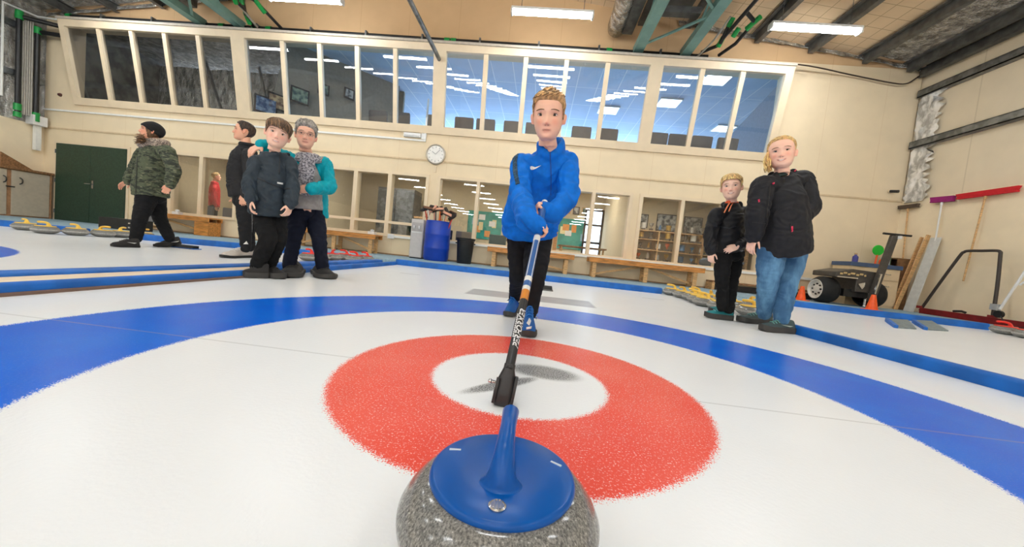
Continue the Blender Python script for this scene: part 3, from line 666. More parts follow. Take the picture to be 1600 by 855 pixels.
# ------------------------------------------------------------------ wall clock, signs, small boxes on the back wall
RXm = Matrix.Rotation(PI/2, 3, 'X')
ck = thing('wall_clock', 'round silver-rimmed clock below the gallery windows', 'clock', (-2.70, W, 2.60))
MB().lathe([(.01, 0), (.225, 0), (.24, .02), (.24, .05), (.222, .062), (.208, .055), (.205, .04), (.01, .038)], c=(-2.70, W-.003, 2.60), n=48, R=RXm).build('rim', mat('brushed_rim', (196, 188, 174), .35, .6), ck, 30)
fc = MB().lathe([(.001, .040), (.204, .040), (.204, .045), (.001, .045)], c=(-2.70, W-.003, 2.60), n=48, R=RXm).build('face', mat('clock_face', (238, 236, 230), .4, var=.02), ck, 30)
tk = MB()
for k in range(12):
    a = k*PI/6; tk.bar((-2.70+.15*math.sin(a), W-.05, 2.60+.15*math.cos(a)), (-2.70+.185*math.sin(a), W-.05, 2.60+.185*math.cos(a)), .012, .004, (0, 1, 0))
GREYM = mat('clock_grey', (150, 150, 148), .5)
tk.build('hour_marks', GREYM, fc, 0)
MB().bar((-2.70, W-.053, 2.60), (-2.79, W-.053, 2.66), .013, .003, (0, 1, 0)).build('hour_hand', GREYM, fc, 0)
MB().bar((-2.70, W-.056, 2.60), (-2.60, W-.056, 2.71), .009, .003, (0, 1, 0)).build('minute_hand', GREYM, fc, 0)
MB().lohi((-2.72, W-.02, 2.18), (-2.66, W, 2.32)).build('cable_box', FRAMEP, ck, 0)
ex = thing('emergency_light', 'white emergency light fitting left of the clock', 'emergency light', (-3.32, W, 3.02))
MB().lohi((-3.53, W-.07, 2.96), (-3.10, W, 3.06)).build('housing', WPLAST, ex, 0, bevel=.01)
MB().lohi((-3.50, W-.075, 2.975), (-3.13, W-.069, 3.0)).build('lens', mat('lens_grey', (200, 200, 198), .2), ex, 0)
jb = thing('junction_box', 'small white junction box on the trunking beside the emergency light', 'junction box', (-3.03, W, 3.0))  # cable junction box, not a switch
MB().lohi((-3.09, W-.05, 2.93), (-2.97, W-.041, 3.07)).build('box', WPLAST, jb, 0, bevel=.004)
jb = thing('junction_box', 'small white box on the trunking left of the water cooler', 'junction box', (-3.55, W, .53))
MB().lohi((-3.72, W-.06, .47), (-3.56, W, .58)).build('box', WPLAST, jb, 0, bevel=.004)
jb = thing('junction_box', 'white cable box in the left corner above the cabinet', 'junction box', (-13.1, 8.4, 2.5))
MB().lohi((-13.2, 8.25, 2.42), (-12.98, 8.52, 2.66)).build('box', WPLAST, jb, 0, bevel=.006)
MB().lohi((-13.16, 8.36, 1.80), (-13.06, 8.46, 2.42)).build('conduit', WHITE, jb, 0)
cm = thing('camera_mount', 'small dark security camera by the right corner', 'camera', (7.62, W, 2.66))
MB().tube([(7.62, W, 2.66), (7.62, W-.1, 2.64)], .018, 8).build('bracket', CREAM, cm)
MB().tube([(7.60, W-.06, 2.64), (7.66, W-.19, 2.62)], .032, 10).build('housing', BLACKP, cm)
hn = thing('door_bell', 'small dark round knob on the wall above the green door', 'wall knob', (-12.95, W, 3.65))
MB().lathe([(.001, 0), (.045, 0), (.045, .02), (.03, .05), (.001, .055)], c=(-12.75, W, 3.30), n=16, R=RXm).build('knob', mat('dark_red', (70, 30, 24), .4), hn)

# ------------------------------------------------------------------ left cabinet and case
CABM = mat('cabinet_grey_cream', (196, 182, 160), .5, var=.03)
cb = thing('cabinet', 'beige two-door cabinet with wooden top at the left edge', 'cabinet', (-12.98, 7.3, WZ))
MB().lohi((-13.18, 6.0, WZ), (-12.83, 8.48, 1.20)).lohi((-13.18, 8.48, WZ), (-12.80, 8.505, 1.20)).build('body', mat('cabinet_side', (176, 130, 92), .6, var=.1), cb, 0)
MB().lohi((-13.18, 5.95, 1.20), (-12.77, 8.54, 1.255)).build('top', WOODB, cb, 0, bevel=.005)
for ya, yb_, hy in ((6.02, 7.72, 7.66), (7.80, 8.47, 7.93)):
    d = MB().lohi((-12.83, ya, WZ+.03), (-12.805, yb_, 1.18)).build('door', CABM, cb, 0, bevel=.004)
    MB().tube(arc([(-12.80, hy, .86), (-12.76, hy+.02, .90), (-12.76, hy+.02, .98), (-12.80, hy, 1.02)], 4), .012, 8).build('handle', BLACKP, d)
MB().tube([(-12.79, 7.70, .78), (-12.79, 7.84, .78)], .014, 8).build('hasp', BLACKP, cb)
wd = MB().prism([(-13.0, 7.72, 1.257), (-13.0, 8.28, 1.257), (-13.0, 7.72, 1.58)], (.03, 0, 0)).build('wood_offcut', WOODB, smooth=0)
tag(wd, 'brown triangular board standing on the left cabinet', 'board')
cs = thing('equipment_case', 'black equipment case with raised grey lid behind the walking woman', 'case', (-8.95, 7.1, WZ))
MB().lohi((-9.35, 6.95, WZ), (-8.55, 7.35, .30)).build('body', BLACKP, cs, 0, bevel=.01)
MB().prism([(-8.95, 7.36, .28), (-8.56, 7.36, .28), (-8.50, 7.5, .80), (-8.72, 7.5, .80)], (0, .04, 0)).build('lid', mat('grey_lid', (112, 112, 114), .5), cs, 0, bevel=.005)
for z in (.13, .22): MB().box((-8.62, 6.945, z), (.05, .02, .03)).build('latch', CHROME, cs, 0)

# ------------------------------------------------------------------ right corner: desk, machine, cones, tools
SN = mat('beige_laminate', (226, 202, 164), .45, var=.02)
dc = thing('drawer_cabinet', 'beige drawer cabinet with blue top in the right corner', 'cabinet', (7.2, 8.3, WZ))
MB().lohi((6.62, 8.05, WZ), (7.62, 8.5, .94)).build('body', SN, dc, 0)
MB().lohi((6.60, 8.02, .90), (7.64, 8.52, .985)).build('top', mat('slate_blue_top', (70, 92, 126), .5), dc, 0, bevel=.004)
for z0, z1 in ((.66, .88), (.12, .63)):
    d = MB().lohi((7.14, 8.03, z0), (7.6, 8.048, z1)).build('drawer', SN, dc, 0, bevel=.003)
    MB().tube(arc([(7.32, 8.03, z1-.09), (7.34, 8.0, z1-.1), (7.40, 8.0, z1-.1), (7.42, 8.03, z1-.09)], 3), .007, 6).build('handle', CHROME, d)
def bottle(x, y, z, r, h, m, lab, capm=None, cat='bottle'):
    t = thing('spray_bottle', lab, cat, (x, y, z))
    MB().lathe([(.001, 0), (r, 0), (r, h*.6), (r*.45, h*.75), (r*.4, h*.84), (.001, h*.84)], c=(x, y, z), n=18).build('body', m, t)
    MB().lathe([(.001, 0), (r*.5, 0), (r*.5, h*.16), (.001, h*.16)], c=(x, y, z+h*.84), n=14).build('lid', capm or m, t, 30)
bottle(6.82, 8.2, .985, .05, .20, mat('can_blue', (70, 72, 150), .4), 'blue and white can at the far end of the drawer cabinet', mat('can_top', (190, 160, 120), .4))
bottle(7.36, 8.2, .985, .045, .16, ORANGE, 'orange-red bottle on the drawer cabinet', WPLAST)
bottle(7.52, 8.25, .985, .04, .42, WPLAST, 'tall white bottle with red lid on the drawer cabinet', mat('red_lid', (214, 50, 44), .4))
bottle(7.59, 8.3, .985, .035, .30, mat('olive_bottle', (96, 128, 84), .4), 'green bottle at the corner end of the drawer cabinet')
gp = thing('green_paddle', 'round bright green disc on an orange handle on the cabinet', 'paddle', (7.28, 8.3, .985))
MB().lathe([(.001, -.012), (.11, -.012), (.115, 0), (.11, .012), (.001, .012)], c=(7.34, 8.30, 1.30), n=28, R=RXm).build('disc', mat('bright_green', (30, 190, 50), .4), gp, 40)
MB().tube([(7.32, 8.3, .985), (7.335, 8.3, 1.2)], .016, 8).build('handle', ORANGE, gp)
# ice scraper
MC = mat('machine_charcoal', (74, 68, 62), .45, var=.1)
mc = thing('ice_scraper', 'black two-wheeled ice scraper with upright T handle', 'ice scraper', (6.3, 7.75, WZ))
RYm = Matrix.Rotation(PI/2, 3, 'Y')
for x0, wd_, s in ((5.74, .34, -1), (6.62, .34, 1)):
    w = MB().lathe([(.205, .0), (.235, .025), (.262, .07), (.268, .12), (.268, wd_-.12), (.262, wd_-.07), (.235, wd_-.025), (.205, wd_), (.195, wd_+.002), (.186, wd_-.08), (.186, .08), (.195, -.002), (.205, 0)], c=(x0, 7.72, WZ+.268), n=40, R=RYm, cap=False).build('wheel', RUBBER, mc, 40)
    xf = x0 if s < 0 else x0+wd_
    rim = MB().lathe([(.001, .02), (.07, .02), (.12, .045), (.172, .04), (.182, -.004), (.198, -.008), (.203, .008), (.19, .08), (.001, .08)], c=(xf, 7.72, WZ+.268), n=36, R=RYm if s < 0 else Matrix.Rotation(-PI/2, 3, 'Y')).build('rim', mat('rim_white', (222, 218, 208), .35), w, 30)
    for k in range(8):
        a = k*PI/4; MB().tube([(xf-s*.03-s*.01, 7.72+.105*math.cos(a), WZ+.268+.105*math.sin(a)), (xf-s*.03+s*.012, 7.72+.105*math.cos(a), WZ+.268+.105*math.sin(a))], .017, 10).build('rim_hole', BLACKP, rim)
MB().prism([(5.86, 7.42, .62), (5.86, 7.42, .72), (6.18, 7.42, .80), (6.62, 7.42, .78), (6.62, 7.42, .36), (6.26, 7.42, .36), (6.26, 7.42, .62)], (0, .6, 0)).build('body', MC, mc, 0, bevel=.015)
MB().lohi((6.12, 7.5, .25), (6.58, 7.95, .40)).build('underframe', BLACKP, mc, 0)
dm = MB()
for k, (xx, w_) in enumerate(((5.95, .05), (6.02, .06), (6.09, .04), (6.16, .08), (6.25, .05), (6.32, .06), (6.39, .03))): dm.box((xx, 7.402, .69+.02*(k % 2)), (w_, .006, .035))
dm.build('decal', mat('decal_gold', (206, 176, 120), .5), mc, 0)
MB().lohi((5.88, 7.395, .615), (6.26, 7.42, .635)).build('chrome_strip', CHROME, mc, 0)
tl = MB().bar((6.52, 7.36, .20), (6.70, 7.30, 1.50), .11, .07, (0, 1, 0)).build('tiller_column', MC, mc, 0, bevel=.008)
MB().bar((6.50, 7.28, .36), (6.55, 7.27, .75), .03, .03).build('gas_strut', CHROME, tl, 0)
MB().tube([(6.50, 7.30, 1.525), (6.98, 7.28, 1.52)], .02, 10).build('handlebar', BLACKP, tl)
MB().box((6.76, 7.26, 1.47), (.05, .05, .06)).build('grip_switch', WPLAST, tl, 0)
MB().tube([(6.42, 7.36, .07+.02), (6.42, 7.36, .24)], .02, 8).ball((6.42, 7.36, WZ+.03), .03, 10, 6).build('jack_leg', CHROME, mc)
MB().prism([(6.28, 7.39, .52), (6.40, 7.39, .56), (6.40, 7.39, .48), (6.36, 7.39, .42)], (0, .02, 0)).build('bracket', CHROME, mc, 0)
for px, py, lab, z, hh in ((1256, 471, 'orange cone left of the ice scraper', WZ, .29), (1369, 487, 'orange cone in front of the ice scraper', WZ, .28)):
    p = atz(px, py-1, WZ); t = thing('traffic_cone', lab, 'cone', (p.x, p.y+.09, WZ), 0, 'orange cones')
    c = V((p.x, p.y+.09, WZ))
    MB().lathe([(.085, .012), (.03, hh), (.022, hh), (.022, hh-.01), (.075, .013)], c=c, n=24).build('cone', ORANGE, t, 40)
    MB().box(c+V((0, 0, .007)), (.21, .21, .014)).build('base', ORANGE, t, 0, bevel=.003)
def floor_broom(name, lab, y, z, hl, hm, pm, tilt, ln, hd=.07, cat='broom', px_=7.86, ht=0.0):
    t = thing(name, lab, cat, (px_, y, z)); d = V((0, tilt, -1)).normalized()
    e = V((px_, y, z)); sd = V((0, math.cos(ht), math.sin(ht)))
    MB().tube([e, e+d*ln], .014, 10).build('handle', pm, t)
    hdm = MB().bar(e-sd*hl/2+V((0, 0, .02)), e+sd*hl/2+V((0, 0, .02)), .06, .03).build('head', hm, t, 0, bevel=.004)
    br = MB(); br.rings([[e+V((sx*w, 0, h))+sd*(sy*hl/2*q) for sx, sy in ((-1, -1), (1, -1), (1, 1), (-1, 1))] for w, h, q in ((.028, .035, .98), (.034, .035+hd, 1.05))]); br.build('bristles', hm, hdm, 0, bevel=.006)
    MB().lathe([(.022, 0), (.02, .05), (.016, .06)], c=e-V((0, 0, .05)), n=12).build('socket', pm, t)
    return t
floor_broom('squeegee', 'dark squeegee with wooden handle hung in the right corner', 8.36, 2.26, .40, mat('squeegee_brown', (86, 70, 58), .6), WOODP, -.06, 1.60, .05, 'squeegee', 7.86)
floor_broom('floor_broom', 'purple broom with white handle hung on the right wall', 7.72, 2.30, .40, mat('purple_bristle', (150, 30, 110), .8, bump=.3), WPLAST, .0, 1.22, .08, ht=0.06)
floor_broom('floor_broom', 'wide red broom with wooden handle hung on the right wall', 7.03, 2.31, .86, mat('red_bristle', (206, 30, 40), .8, bump=.3), WOODP, .07, 1.55, .07, ht=0.0)
# shelf, planks, white board, scraper frame
sh = thing('shelf_unit', 'brown open shelf unit in the right corner', 'shelf', (7.72, 8.3, WZ))
SB = mat('dark_shelf_wood', (128, 92, 58), .6, var=.15)
for y in (8.14, 8.5): MB().lohi((7.62, y-.012, WZ), (7.9, y+.012, 1.16)).build('side_panel', SB, sh, 0)
for z in (WZ+.02, .42, .78, 1.15): MB().lohi((7.62, 8.152, z-.012), (7.9, 8.488, z+.012)).build('shelf', SB, sh, 0)
MB().lohi((7.89, 8.15, WZ), (7.905, 8.49, 1.15)).build('back_panel', SB, sh, 0)
for k, (p, q, w, lab) in enumerate((((7.60, 8.08, WZ), (7.86, 7.98, 1.62), .06, 'pale wooden plank leaning by the shelf unit, leftmost'), ((7.58, 7.98, WZ), (7.86, 7.86, 1.66), .07, 'pale wooden plank leaning next to the white board'), ((7.64, 8.03, WZ), (7.87, 7.93, 1.40), .04, 'shorter wooden lath between the two leaning planks'))):
    o = MB().bar(p, q, w, .025, (0, 1, 0)).build('leaning_plank', WOODP, smooth=0, bevel=.003); tag(o, lab, 'plank', 'leaning planks')
o = MB().bar((7.60, 7.74, WZ), (7.87, 7.72, 1.60), .19, .02, (1, 0, 0)).build('whiteboard', mat('white_panel_board', (206, 206, 202), .4), smooth=0, bevel=.003); tag(o, 'white board leaning on the right wall', 'board')
sf = thing('blade_scraper', 'black tube frame with long dark red blade at right wall', 'blade scraper', (7.72, 7.0, WZ))
MB().tube(arc([(7.70, 7.62, .12), (7.73, 7.40, .67), (7.76, 7.17, 1.22), (7.765, 7.12, 1.29), (7.765, 7.06, 1.315), (7.765, 6.85, 1.315), (7.765, 6.66, 1.315), (7.76, 6.60, 1.29), (7.755, 6.585, 1.22), (7.73, 6.53, .7), (7.70, 6.49, .12)], 4), .024, 10).build('frame_tube', mat('dark_brown_tube', (58, 50, 46), .45), sf)
MB().lohi((7.62, 5.85, WZ), (7.72, 7.56, WZ+.11)).build('blade', mat('maroon_paint', (126, 18, 22), .45, var=.1), sf, 0, bevel=.006)
MB().tube([(7.66, 7.02, .20), (7.64, 6.88, .215), (7.64, 6.82, .20)], .02, 8).build('lever', BLACKP, sf)
for y in (7.62, 6.49): MB().box((7.69, y, .19), (.06, .09, .05)).build('clamp', mat('maroon_clamp', (150, 40, 40), .5), sf, 0)
wp_ = thing('white_pole', 'white pole with grey bracket leaning at the right edge', 'pole', (7.6, 6.22, WZ))
MB().tube([(7.58, 6.32, .33), (7.80, 6.02, 1.75)], .018, 8).build('pole', WPLAST, wp_)
MB().tube([(7.66, 6.20, .75), (7.72, 5.95, 1.1)], .014, 8).build('side_pole', WPLAST, wp_)
MB().box((7.58, 6.38, .36), (.07, .1, .1)).build('bracket', mat('bracket_grey', (170, 170, 170), .4), wp_, 0, bevel=.005)
MB().lathe([(.001, -.02), (.06, -.02), (.06, .02), (.001, .02)], c=(7.57, 6.31, .25), n=18, R=RYm).build('roller', BLACKP, wp_, 30)
MB().tube(arc([(7.57, 6.3, .25), (7.5, 6.15, .12), (7.5, 6.0, WZ+.02), (7.5, 5.9, WZ+.02)], 4), .008, 6).build('cord', BLACKP, wp_)

# ------------------------------------------------------------------ overhead: trusses, pipes, cables
def truss(xs, z, label, y0=-4.0, y1=8.34):
    t = thing('roof_truss', label, 'roof truss', (sum(xs)/2, y1, z))
    for x in xs: MB().lohi((x-.10, y0, z), (x+.10, y1, z+.015)).lohi((x-.10, y0, z+.015), (x-.085, y1, z+.15)).lohi((x+.085, y0, z+.015), (x+.10, y1, z+.15)).build('chord', TEAL, t, 0)
    for x in xs: MB().lohi((x-.06, y0, z+.62), (x+.06, y1, z+.70)).build('upper_chord', DSTEEL, t, 0)
    MB().lohi((xs[0]-.38, y0, z+.42), (xs[0]-.16, y1, z+.72)).build('side_beam', DSTEEL, t, 0)
    MB().lohi((xs[0]+.14, y0, z+.72), (xs[1]-.14, y1-.3, z+.76)).build('top_sheet', mat('grey_sheet', (110, 112, 112), .5, .4, var=.15, nsc=3), t, 0)
    k2 = 0
    for yy in (y1-.9, y1-2.6, y1-4.3): MB().lohi((xs[0]+.1, yy-.08, z+.3), (xs[1]-.1, yy+.08, z+.42)).build('cross_member', DSTEEL, t, 0)
    y = y1-.25; k = 0
    while y > y0+1:
        a, b_ = (xs[0], xs[1]) if k % 2 == 0 else (xs[1], xs[0])
        MB().bar((a, y, z+.05), (b_, y-1.1, z+.05), .05, .03).build('lacing', TEAL, t, 0)
        for x in xs: MB().bar((x, y-.2, z+.08), (x, y-1.0, z+.62), .04, .03).build('web', TEAL, t, 0)
        y -= 1.15; k += 1
    MB().lohi((xs[0]-.1, y1-.02, z-.02), (xs[1]+.1, y1+.24, z+.03)).build('bearing_plate', DSTEEL, t, 0)
    return t
truss((1.72, 2.74), 5.10, 'teal steel roof truss above the right gallery windows')
truss((-8.64, -7.64), 5.10, 'teal steel roof truss above the left gallery windows')
f = MB(); rows = []
for i in range(25):
    rows.append([V((1.22+.20*math.cos(a)*(1+.1*noise.noise(V((i*.9, a*2, 5)))), 8.45-i*.35, 5.72+.22*math.sin(a)*(1+.14*noise.noise(V((i*.9, a*2, 9)))))) for a in [2*PI*j/20 for j in range(20)]])
f.rings(rows); o = f.build('air_duct', FOIL, smooth=180); tag(o, 'silver foil air duct running beside the right roof truss', 'duct')
bp = thing('black_pipe', 'long black pipe along the top of the gallery windows', 'pipe', (-4.6, 8.33, 5.16))
MB().tube([(-12.2, 8.36, 5.15), (3.25, 8.36, 5.15)], .052, 14).build('tube', BLACKP, bp)
for x in (-12.2, -8.15, -7.3, -6.95, -2.6, -2.45, 1.1): MB().tube([(x-.06, 8.36, 5.15), (x+.06, 8.36, 5.15)], .064, 14).build('fitting', GREENF, bp)
for k in range(11): MB().lohi((-11.3+k*1.35, 8.29, 5.06), (-11.26+k*1.35, 8.43, 5.23)).build('clip', STEEL, bp, 0)
def pipes(name, lab, segs, fits, loc, r=.045):
    t = thing(name, lab, 'pipe', loc)
    for s in segs: MB().tube(s, r, 12).build('tube', BLACKP, t)
    for a, b_ in fits: MB().tube([a, b_], r*1.35, 12).build('fitting', GREENF, t)
    return t
PM = []
PM.append(pipes('pipe_manifold', 'black pipes with green elbows at the end of the right truss', [[(3.05, 8.2, 5.16), (3.25, 7.95, 5.16), (3.30, 7.5, 5.24), (3.32, 6.2, 5.26)], [(3.42, 8.2, 5.12), (3.55, 7.8, 5.14), (3.62, 7.3, 5.26)], [(3.25, 7.8, 5.12), (3.27, 7.5, 5.4)], [(3.62, 7.3, 5.26), (3.34, 7.1, 5.3)]],
      [((3.24, 7.86, 5.09), (3.27, 7.74, 5.22)), ((3.26, 7.55, 5.30), (3.28, 7.45, 5.42)), ((3.56, 7.45, 5.22), (3.66, 7.2, 5.29)), ((3.40, 7.62, 5.16), (3.44, 7.50, 5.26))], (3.3, 7.7, 5.1), .035))
PM.append(pipes('pipe_manifold', 'black pipes with green elbows at the end of the left truss', [[(-7.3, 8.3, 5.15), (-7.05, 7.7, 5.2), (-6.9, 6.6, 5.25)], [(-6.6, 8.36, 5.15), (-6.75, 7.7, 5.35), (-7.0, 7.1, 5.4)], [(-7.15, 7.9, 5.16), (-7.1, 7.7, 5.5)]],
      [((-7.22, 8.1, 5.10), (-7.17, 7.9, 5.22)), ((-7.12, 7.75, 5.3), (-7.08, 7.65, 5.5)), ((-7.02, 7.5, 5.16), (-6.96, 7.3, 5.26)), ((-6.7, 7.9, 5.24), (-6.76, 7.65, 5.38)), ((-7.0, 7.2, 5.36), (-6.95, 7.0, 5.5)), ((-6.68, 8.36, 5.15), (-6.44, 8.36, 5.15))], (-7.0, 7.8, 5.1), .035))
for (pa, pb, r, par) in (((-7.16, 8.25, 5.12), (-7.0, 6.9, 5.34), .022, PM[1]), ((3.0, 8.28, 5.1), (3.12, 7.2, 5.26), .02, PM[0])):
    MB().tube(arc([pa, V(pa).lerp(V(pb), .5)+V((.03, 0, -.03)), pb], 6), r, 8).build('hose', mat('hose_grey', (176, 170, 158), .5), par)
cpl = pipes('corner_pipe', 'black upright pipe with green ends in left corner, nearer the viewer', [[(-13.05, 8.02, 2.58), (-13.05, 8.02, 4.95)], [(-13.05, 8.05, 4.9), (-12.3, 8.52, 4.92)]], [((-13.05, 8.02, 4.82), (-13.05, 8.02, 5.02)), ((-13.05, 8.02, 2.66), (-13.05, 8.02, 2.82)), ((-13.05, 8.02, 2.50), (-13.05, 8.02, 2.62))], (-13.05, 8.02, 2.5), .05)
pipes('corner_pipe', 'black upright pipe with green ends in left corner, nearer the window', [[(-13.03, 8.33, 2.58), (-13.03, 8.33, 4.75)], [(-13.0, 8.36, 4.72), (-12.3, 8.5, 4.72)]], [((-13.03, 8.33, 4.66), (-13.03, 8.33, 4.82)), ((-13.03, 8.33, 2.5), (-13.03, 8.33, 2.72))], (-13.03, 8.33, 2.5), .05)
for k in range(5):
    y = 8.10+.04*k; o = MB().tube([(-13.06, y, 2.6), (-13.06, y, 4.9)], .016, 8).build('thin_conduit', mat('pale_conduit', (186, 180, 170), .5), smooth=60)
    tag(o, 'pale thin conduit in the bundle between the two black corner pipes', 'conduit', 'bundle of pale conduits')
o = MB().tube([(-13.06, 7.76, 2.9), (-13.06, 7.76, 5.05), (-13.0, 8.3, 5.06), (-11.9, 8.5, 5.08)], .025, 8).build('white_conduit', WHITE, smooth=60); tag(o, 'white conduit frame in the upper left corner', 'conduit')
o = MB().tube([(-2.72, 8.40, 4.66), (-2.72, 8.0, 4.68), (-2.74, -3, 4.72)], .045, 12).build('hanging_conduit', STEEL, smooth=60); tag(o, 'grey steel conduit running overhead to the middle of the wall', 'conduit')
cbp = arc([at(1040, 92, 8.28), at(1160, 97, 8.3), at(1250, 101, 8.35), at(1330, 117, 8.5), at(1390, 129, 8.5), at(1415, 131, 8.5), at(1432, 122, 8.5), at(1450, 109, 8.5)], 6)
o = MB().tube(cbp, .014, 8).build('black_cable', mat('cable_brown', (62, 48, 38), .6), smooth=60); tag(o, 'dark cable looping from the window frame to the roof corner', 'cable')
o = MB().tube([(5.2, 6.3, 5.58), (6.1, 6.6, 5.50)], .03, 8).build('steel_rod', STEEL, smooth=60); tag(o, 'short steel rod below the right roof lining', 'rod')

# ------------------------------------------------------------------ inside the gallery: chair backs at the glass
def gchair(x, label, grp):
    t = thing('gallery_chair', label, 'chair', (x, 9.35, GZ0), 0, grp); y = 9.35; z = GZ0
    m = mat('chair_taupe', (112, 104, 100), .7)
    MB().rings([[V((x+sx*.24*a, y-.24+sy*.02-b_, z+h)) for sx, sy in ((-1, -1), (0, -1.8), (1, -1), (1, 1), (0, .2), (-1, 1))] for a, b_, h in ((.9, 0, .42), (1, .03, .6), (1, .06, .80), (.95, .07, .84))]).build('backrest', m, t, 40)
    MB().box((x, y, z+.42), (.46, .46, .06)).build('seat', m, t, 0, bevel=.02)
    for sx in (-1, 1):
        for sy in (-1, 1): MB().tube([(x+sx*.21, y+sy*.2, z), (x+sx*.2, y+sy*.18, z+.4)], .012, 6).build('leg', CHROME, t)
    return t
ORD = ['first', 'second', 'third', 'fourth', 'fifth', 'sixth', 'seventh', 'eighth', 'ninth', 'tenth', 'eleventh', 'twelfth', 'thirteenth', 'fourteenth', 'fifteenth', 'sixteenth']
gx = [-4.45, -3.85, -2.95, -2.2, -1.65, -.95, -.4, .75, 1.4, 2.6, 3.1, 3.65, 4.25]
g0 = None
for k, x in enumerate(gx):
    lab = '%s grey-brown gallery chair from the left, seen over the window sill' % ORD[k]
    if g0 is None: g0 = gchair(x, lab, 'gallery chairs'); gx0 = x
    else: dup(g0, (x, 9.35, GZ0), 0, lab)

# ------------------------------------------------------------------ inside the club rooms
def picture(x, y, z, w, h, fm, pm, lab, grp):
    t = thing('framed_picture', lab, 'picture', (x, y, z), 0, grp)
    f = MB()
    for s in (-1, 1): f.box((x+s*(w/2-.012), y, z), (.025, .025, h)).box((x, y, z+s*(h/2-.012)), (w, .025, .025))
    f.build('frame', fm, t, 0); MB().box((x, y+.004, z), (w-.03, .012, h-.03)).build('print', pm, t, 0)
def pic(n, c, c2): return mat(n, c, .5, nsc=9, c2=c2)
PIC = [pic('print_warm', (206, 176, 128), (120, 84, 60)), pic('print_grey', (190, 190, 184), (60, 62, 64)), pic('print_green', (150, 168, 140), (70, 90, 84)), pic('print_blue', (150, 170, 190), (60, 84, 120))]
DW = mat('dark_frame', (52, 40, 32), .5)
yb = CB-.03
pw = [(2.62, .42, .42), (3.30, .55, .45), (4.22, .72, .58), (5.05, .6, .56), (5.75, .5, .5)]
nm = ['first from the left', 'second from the left', 'largest, in the middle', 'right of the largest', 'rightmost']
for k, (x, w, h) in enumerate(pw): picture(x, yb, 1.95, w, h, DW, PIC[1], 'framed photograph on the wall behind the right window, '+nm[k], 'framed photographs')
for k in range(9):
    x = -.35+k*.30; picture(x, yb, 2.08, .22, .26, DW if k % 2 else WOODP, PIC[k % 4], '%s small framed portrait from the left, high behind the sweeping boy' % ORD[k], 'high row of portraits')
for k, (x, z, w, h) in enumerate(((-4.9, 1.5, .5, .8), (-9.35, 1.75, .34, .34), (-5.55, 1.4, .3, .5))): picture(x, yb, z, w, h, DW, PIC[k % 4], 'framed picture in the room behind the %s' % ['elderly woman', 'walking woman, checked pattern', 'elderly woman at the far left'][k], 'pictures in the left rooms')
TEALC = mat('teal_cloth', (64, 158, 146), .8, var=.15, nsc=3)
for x0, x1, z0, z1, lab in ((.62, 1.9, .75, 1.78, 'teal pinboard covered with papers behind the sweeping boy'), (-2.55, -1.35, .8, 1.75, 'teal pinboard behind the blue barrel')):
    t = thing('pinboard', lab, 'pinboard', ((x0+x1)/2, CB, z0)); MB().lohi((x0, CB-.04, z0), (x1, CB-.005, z1)).build('board', TEALC, t, 0)
    rr = random.Random(int(x0*10))
    for k in range(7):
        px, pz = rr.uniform(x0+.15, x1-.15), rr.uniform(z0+.12, z1-.15); MB().box((px, CB-.046-.002*k, pz), (rr.uniform(.14, .24), .004, rr.uniform(.16, .28))).build('paper', [WHITE, mat('paper_cream', (236, 222, 170), .7), mat('paper_orange', (226, 150, 80), .7), mat('paper_blue', (150, 186, 206), .7)][k % 4], t, 0)
# trophy display: shelf unit with many small trophies
ts = thing('display_shelf', 'long wooden display shelf in the right-hand club room', 'shelf', (4.3, 12.1, .05))
for z in (.62, .98, 1.32, 1.60): MB().lohi((2.4, 11.75, z-.025), (6.6, CB-.01, z)).build('shelf', WOODP, ts, 0)
for x in (2.4, 3.8, 5.2, 6.6): MB().lohi((x-.02, 11.76, .05), (x+.02, CB-.012, 1.60)).build('upright', WOODP, ts, 0)
trm = [mat('trophy_silver', (214, 214, 210), .25, .6), mat('trophy_white', (232, 228, 218), .5), mat('trophy_gold', (206, 166, 84), .3, .5), mat('trophy_blue', (90, 130, 170), .4), mat('trophy_dark', (86, 74, 64), .5), mat('trophy_orange', (236, 110, 60), .5)]
rr = random.Random(3); protos = []
for k in range(3):
    t = thing('trophy', '', 'trophy', (0, 0, 0), 0, 'trophies on the display shelf')
    pr_ = [[(.001, .06), (.012, .06), (.012, .11), (.05, .15), (.065, .22), (.06, .22), (.045, .16), (.001, .14)], [(.001, .05), (.07, .05), (.07, .20), (.001, .20)], [(.001, .05), (.03, .05), (.045, .12), (.03, .19), (.015, .23), (.001, .24)]][k]
    MB().lathe(pr_, n=12).build('cup', trm[k], t, 40); MB().box((0, 0, .03), (.11, .11, .06)).build('base', trm[4], t, 0); protos.append(t)
shn = {.62: 'lowest', .98: 'second', 1.32: 'third', 1.60: 'top'}
colw = [o+' from the left' for o in ORD]
pi_ = 0
for z in (.62, .98, 1.32, 1.60):
    for k in range(16):
        x = 2.53+k*.265+rr.uniform(-.03, .03); y = 11.92+rr.uniform(-.09, .12); lab = 'small trophy on the %s display shelf, %s' % (shn[z], colw[k])
        if z == .62 and k < 3: t = protos[k]; t.location = (x, y, z); t['label'] = lab
        else:
            t = dup(protos[(k*2+int(z*10)) % 3], (x, y, z), rr.uniform(0, 3), lab)
            q_s = rr.uniform(.95, 1.3); t.scale = (q_s, q_s, q_s)
            for c in t.children:
                if c.name.startswith('cup'): c.data = c.data.copy(); c.data.materials[0] = trm[rr.randrange(6)]
